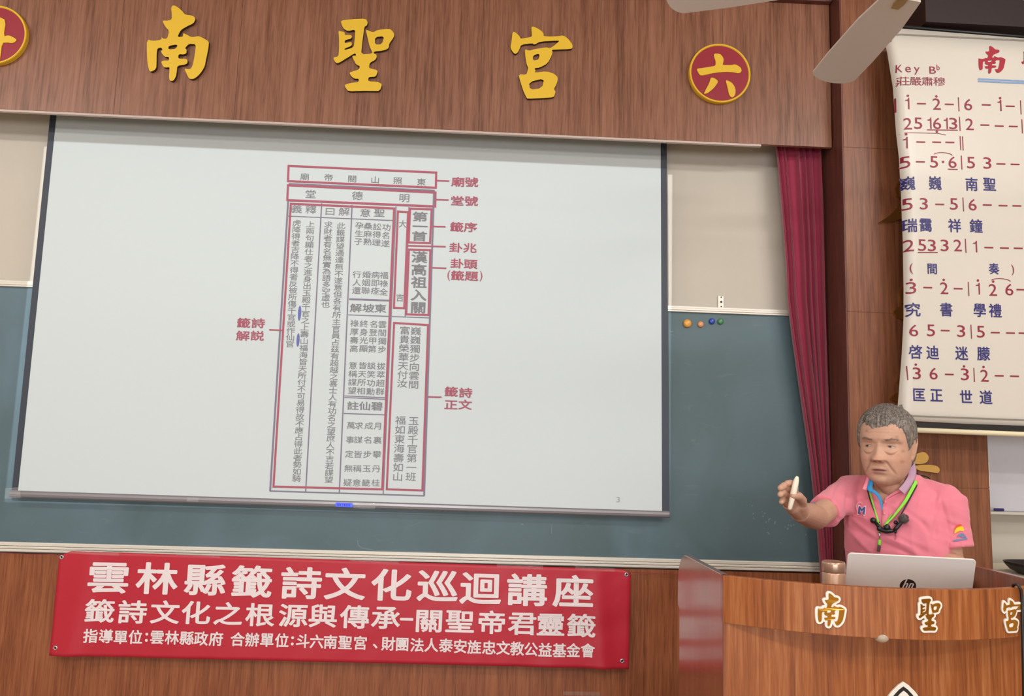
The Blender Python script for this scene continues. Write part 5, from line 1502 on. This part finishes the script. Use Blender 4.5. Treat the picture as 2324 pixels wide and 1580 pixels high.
for i in range(9): fill(mb, [(1936+i*3.6, 1168.3+i*.9), (1938.4+i*3.6, 1168.8+i*.9), (1938.4+i*3.6, 1170.4+i*.9), (1936+i*3.6, 1169.9+i*.9)], .003)
mb.build('chest_stitch_line', mat('pale_rose_thread', (240, 168, 180), .8), shirt)
mb = MB(); decal_glyph(mb, 'M', 1955.5, 1158.5, 15.5, 17.5, .0044, .045, .12)
fill(mb, [(1947.5, 1164.5), (1953, 1165.2), (1952.8, 1167), (1947.3, 1166.3)], .0044); fill(mb, [(1957, 1166), (1963, 1166.8), (1962.8, 1168.6), (1956.8, 1167.8)], .0044)
mb.build('chest_emblem', mat('navy_thread', (58, 84, 142), .8), shirt)
mb = MB(); fill(mb, chaikin([(2165, 1213), (2167, 1203), (2174, 1196), (2183, 1194), (2187, 1198), (2188.5, 1207), (2181, 1204), (2173, 1207)], 2), .003)
em_s = mb.build('sleeve_emblem', mat('yellow_thread', (246, 196, 40), .8), shirt)
mb = MB(); fill(mb, chaikin([(2165.5, 1203), (2168, 1196), (2174, 1191), (2182, 1190), (2184, 1193.5), (2175, 1195), (2168.5, 1200)], 2), .0034)
mb.build('emblem_arc', mat('orange_thread', (226, 92, 40), .8), em_s)
mb = MB(); fill(mb, chaikin([(2171.5, 1220.5), (2174, 1215), (2180, 1211), (2187, 1211), (2192, 1217), (2194, 1222.5), (2189, 1219), (2184, 1221), (2180, 1217)], 2), .003)
fill(mb, [(2163, 1226), (2195, 1221), (2196, 1224.5), (2163.5, 1229.5)], .003)
mb.build('emblem_wave', mat('slate_blue_thread', (112, 128, 172), .8), em_s)

# trousers and shoes, behind the lectern
mb = MB()
loft(mb, [(.70, .162, .118, -.004, 0), (.78, .166, .122, -.002, 0), (.90, .160, .118, .004, 0), (.96, .155, .114, .008, 0)], 40)
for sg in (-1, 1): chain(mb, [T(sg*.082, -.005, .72), T(sg*.088, .004, .45), T(sg*.092, -.004, .10)], [.082, .066, .056], .25, 18, 10)
tme = remesh(mb.V, mb.F, .009, 3); tme.materials.clear()
link('trousers', tme, mat('charcoal_trousers', (58, 58, 64), .85), person, True)
for sg in (-1, 1):
    mb = MB(); chain(mb, [T(sg*.095, -.035, .052), T(sg*.10, .10, .042), T(sg*.105, .17, .034)], [.045, .042, .032], .2, 16, 10)
    mb.V = [(x, y, max(z, .003)) for x, y, z in mb.V]
    smm = remesh(mb.V, mb.F, .006, 2); smm.materials.clear(); link('shoe', smm, M['dark'], person, True)

# ------------------------------------------------------------------ what he holds and wears round his neck
a, b = By(1809.5, 1081, -1.245), By(1791.8, 1157.5, -1.235)
d = b-a
mb = MB(); P = [a, a+d*.03, a+d*.12, a+d*.30, a+d*.5, a+d*.62, a+d*.8, a+d*.95, b]
mb.tube(P, [.0022, .0045, .0068, .0080, .0080, .0072, .0062, .0052, .0030], 18)
pn = mb.build('shell', mat('ivory_plastic', (240, 230, 212), .4), root_p := empty('pointer', tuple(b), 'white slide pointer held upright in the raised hand', 'pointer'), True)
q = a+d*.33+(_r*.0058-_w*.0045)
MB().sphere(q, (.0022, .0022, .010), 10, 8).build('side_button', mat('grey_rubber', (150, 150, 156), .5), pn, True)

root = empty('lanyard', tuple(drape(1996, 1210, .004)), 'bright green neck lanyard with a metal clip and small dark tag on the pink shirt', 'lanyard')
mb = MB()
strip3(mb, [(2083, 1066), (2077, 1090), (2052, 1136), (2024, 1174), (2006, 1192)], [(2091, 1070), (2084, 1094), (2058, 1140), (2028, 1176), (2009, 1194)], .014, .001, 6)
strip3(mb, [(1972, 1117), (1980, 1146), (1990, 1180), (1993, 1192), (1993, 1208)], [(1976.5, 1120), (1984, 1148), (1994.5, 1181), (1997.5, 1192), (1996.5, 1208)], .014, .001, 6)
n = 24; V = []; F = []
for i in range(n+1):
    aa = R_(96+(250-96)*i/n); V += [T(.090*math.sin(aa), .082*math.cos(aa)+.004, 1.388+.012*math.sin(PI*i/n)), T(.095*math.sin(aa), .087*math.cos(aa)+.004, 1.378+.012*math.sin(PI*i/n))]
for i in range(n): F.append((2*i, 2*i+2, 2*i+3, 2*i+1))
mb.add(V, F)
M['lime'] = mat('lime_ribbon', (140, 224, 70), .6)
mb.build('ribbon', M['lime'], root, True)
p0, p1, p2, p3, p4 = (drape(x, y, .010) for x, y in ((1995.5, 1208), (1996, 1214), (1996.8, 1225), (1995.5, 1238), (1993.5, 1252)))
MB().tube([p0, p1, p1+(p2-p1)*.5, p2], [.0026, .0034, .0022, .0020], 10).build('clip', M['steel'], root, True)
MB().tube([p2, p2+(p3-p2)*.1, p2+(p3-p2)*.9, p3], [.003, .0046, .0046, .003], 10).build('buckle', M['lime'], root, True)
MB().tube([p3, p3+(p4-p3)*.05, p3+(p4-p3)*.95, p4], [.0035, .0052, .0052, .0045], 4).build('tag', mat('dark_tag', (76, 56, 56), .5), root)

root = empty('neck_microphone', tuple(drape(2013, 1205, .004)), 'black microphone on a dark neck cord, with a furry round head, over the pink shirt', 'microphone')
mb = MB()
def cord(path, r, off, n=8): mb.tube(smooth3([drape(q[0], q[1], off) for q in densify(path, 4)], 8), r, n)
cord([(2088, 1062), (2089, 1074), (2084, 1096), (2062, 1138), (2046, 1166)], .0020, .012)
cord([(1968, 1108), (1973, 1130), (1986, 1164), (1996, 1188)], .0020, .012)
mb.tube([T(.093*math.sin(R_(96+(264-96)*i/20)), .085*math.cos(R_(96+(264-96)*i/20))+.004, 1.392+.012*math.sin(PI*i/20)) for i in range(21)], .0020, 8)
mb.build('neck_cord', M['dark'], root, True)
mb = MB(); o = .016
mb.tube([drape(*q, o) for q in ((1988, 1187), (1994, 1195), (2001, 1203), (2012, 1206), (2023, 1205), (2030, 1204))], [.0052, .0062, .0072, .0078, .0066, .0045], 14)
mb.sphere(drape(2013.5, 1198, o+.002), (.0095, .007, .0105), 16, 10)
mb.sphere(drape(1996, 1200, o+.002), (.0080, .007, .0090), 16, 10)
mb.tube([drape(*q, o+.002) for q in ((2029, 1205), (2035, 1198), (2043, 1189), (2048, 1181))], [.0050, .0062, .0056, .0050], 14)
mb.sphere(drape(2033, 1186, o), (.0062, .005, .0062), 14, 8); mb.sphere(drape(2032, 1207, o), (.0045, .004, .0055), 14, 8)
mb.build('boom', M['dark'], root, True)
mb = MB(); mb.sphere(drape(1982, 1181.5, o), .0092, 18, 12); mb.build('earpiece', M['dark'], root, True)
mb = MB(); cfoam = np.array(drape(2050.5, 1177.5, o+.003)); rr = random.Random(8)
mb.sphere(cfoam, .0125, 20, 14)
for _ in range(420):
    v = np.array([rr.gauss(0, 1) for _ in range(3)]); v /= np.linalg.norm(v); e = v+np.array([rr.gauss(0, .3) for _ in range(3)])
    mb.tube([cfoam+v*.0115, cfoam+v*.0135+e*.001, cfoam+v*.0138+e*.0028], [.0004, .00035, .0001], 3, False)
mb.build('furry_head', mat('grey_fur', (92, 84, 82), .9), root)
mb = MB(); cord([(2033, 1210), (2034, 1218), (2028, 1224), (2027, 1230), (2032, 1232), (2037, 1228), (2037, 1221), (2034, 1214)], .0006, .004, 6)
mb.build('thread_loop', mat('wine_thread', (170, 70, 90), .7), root, True)
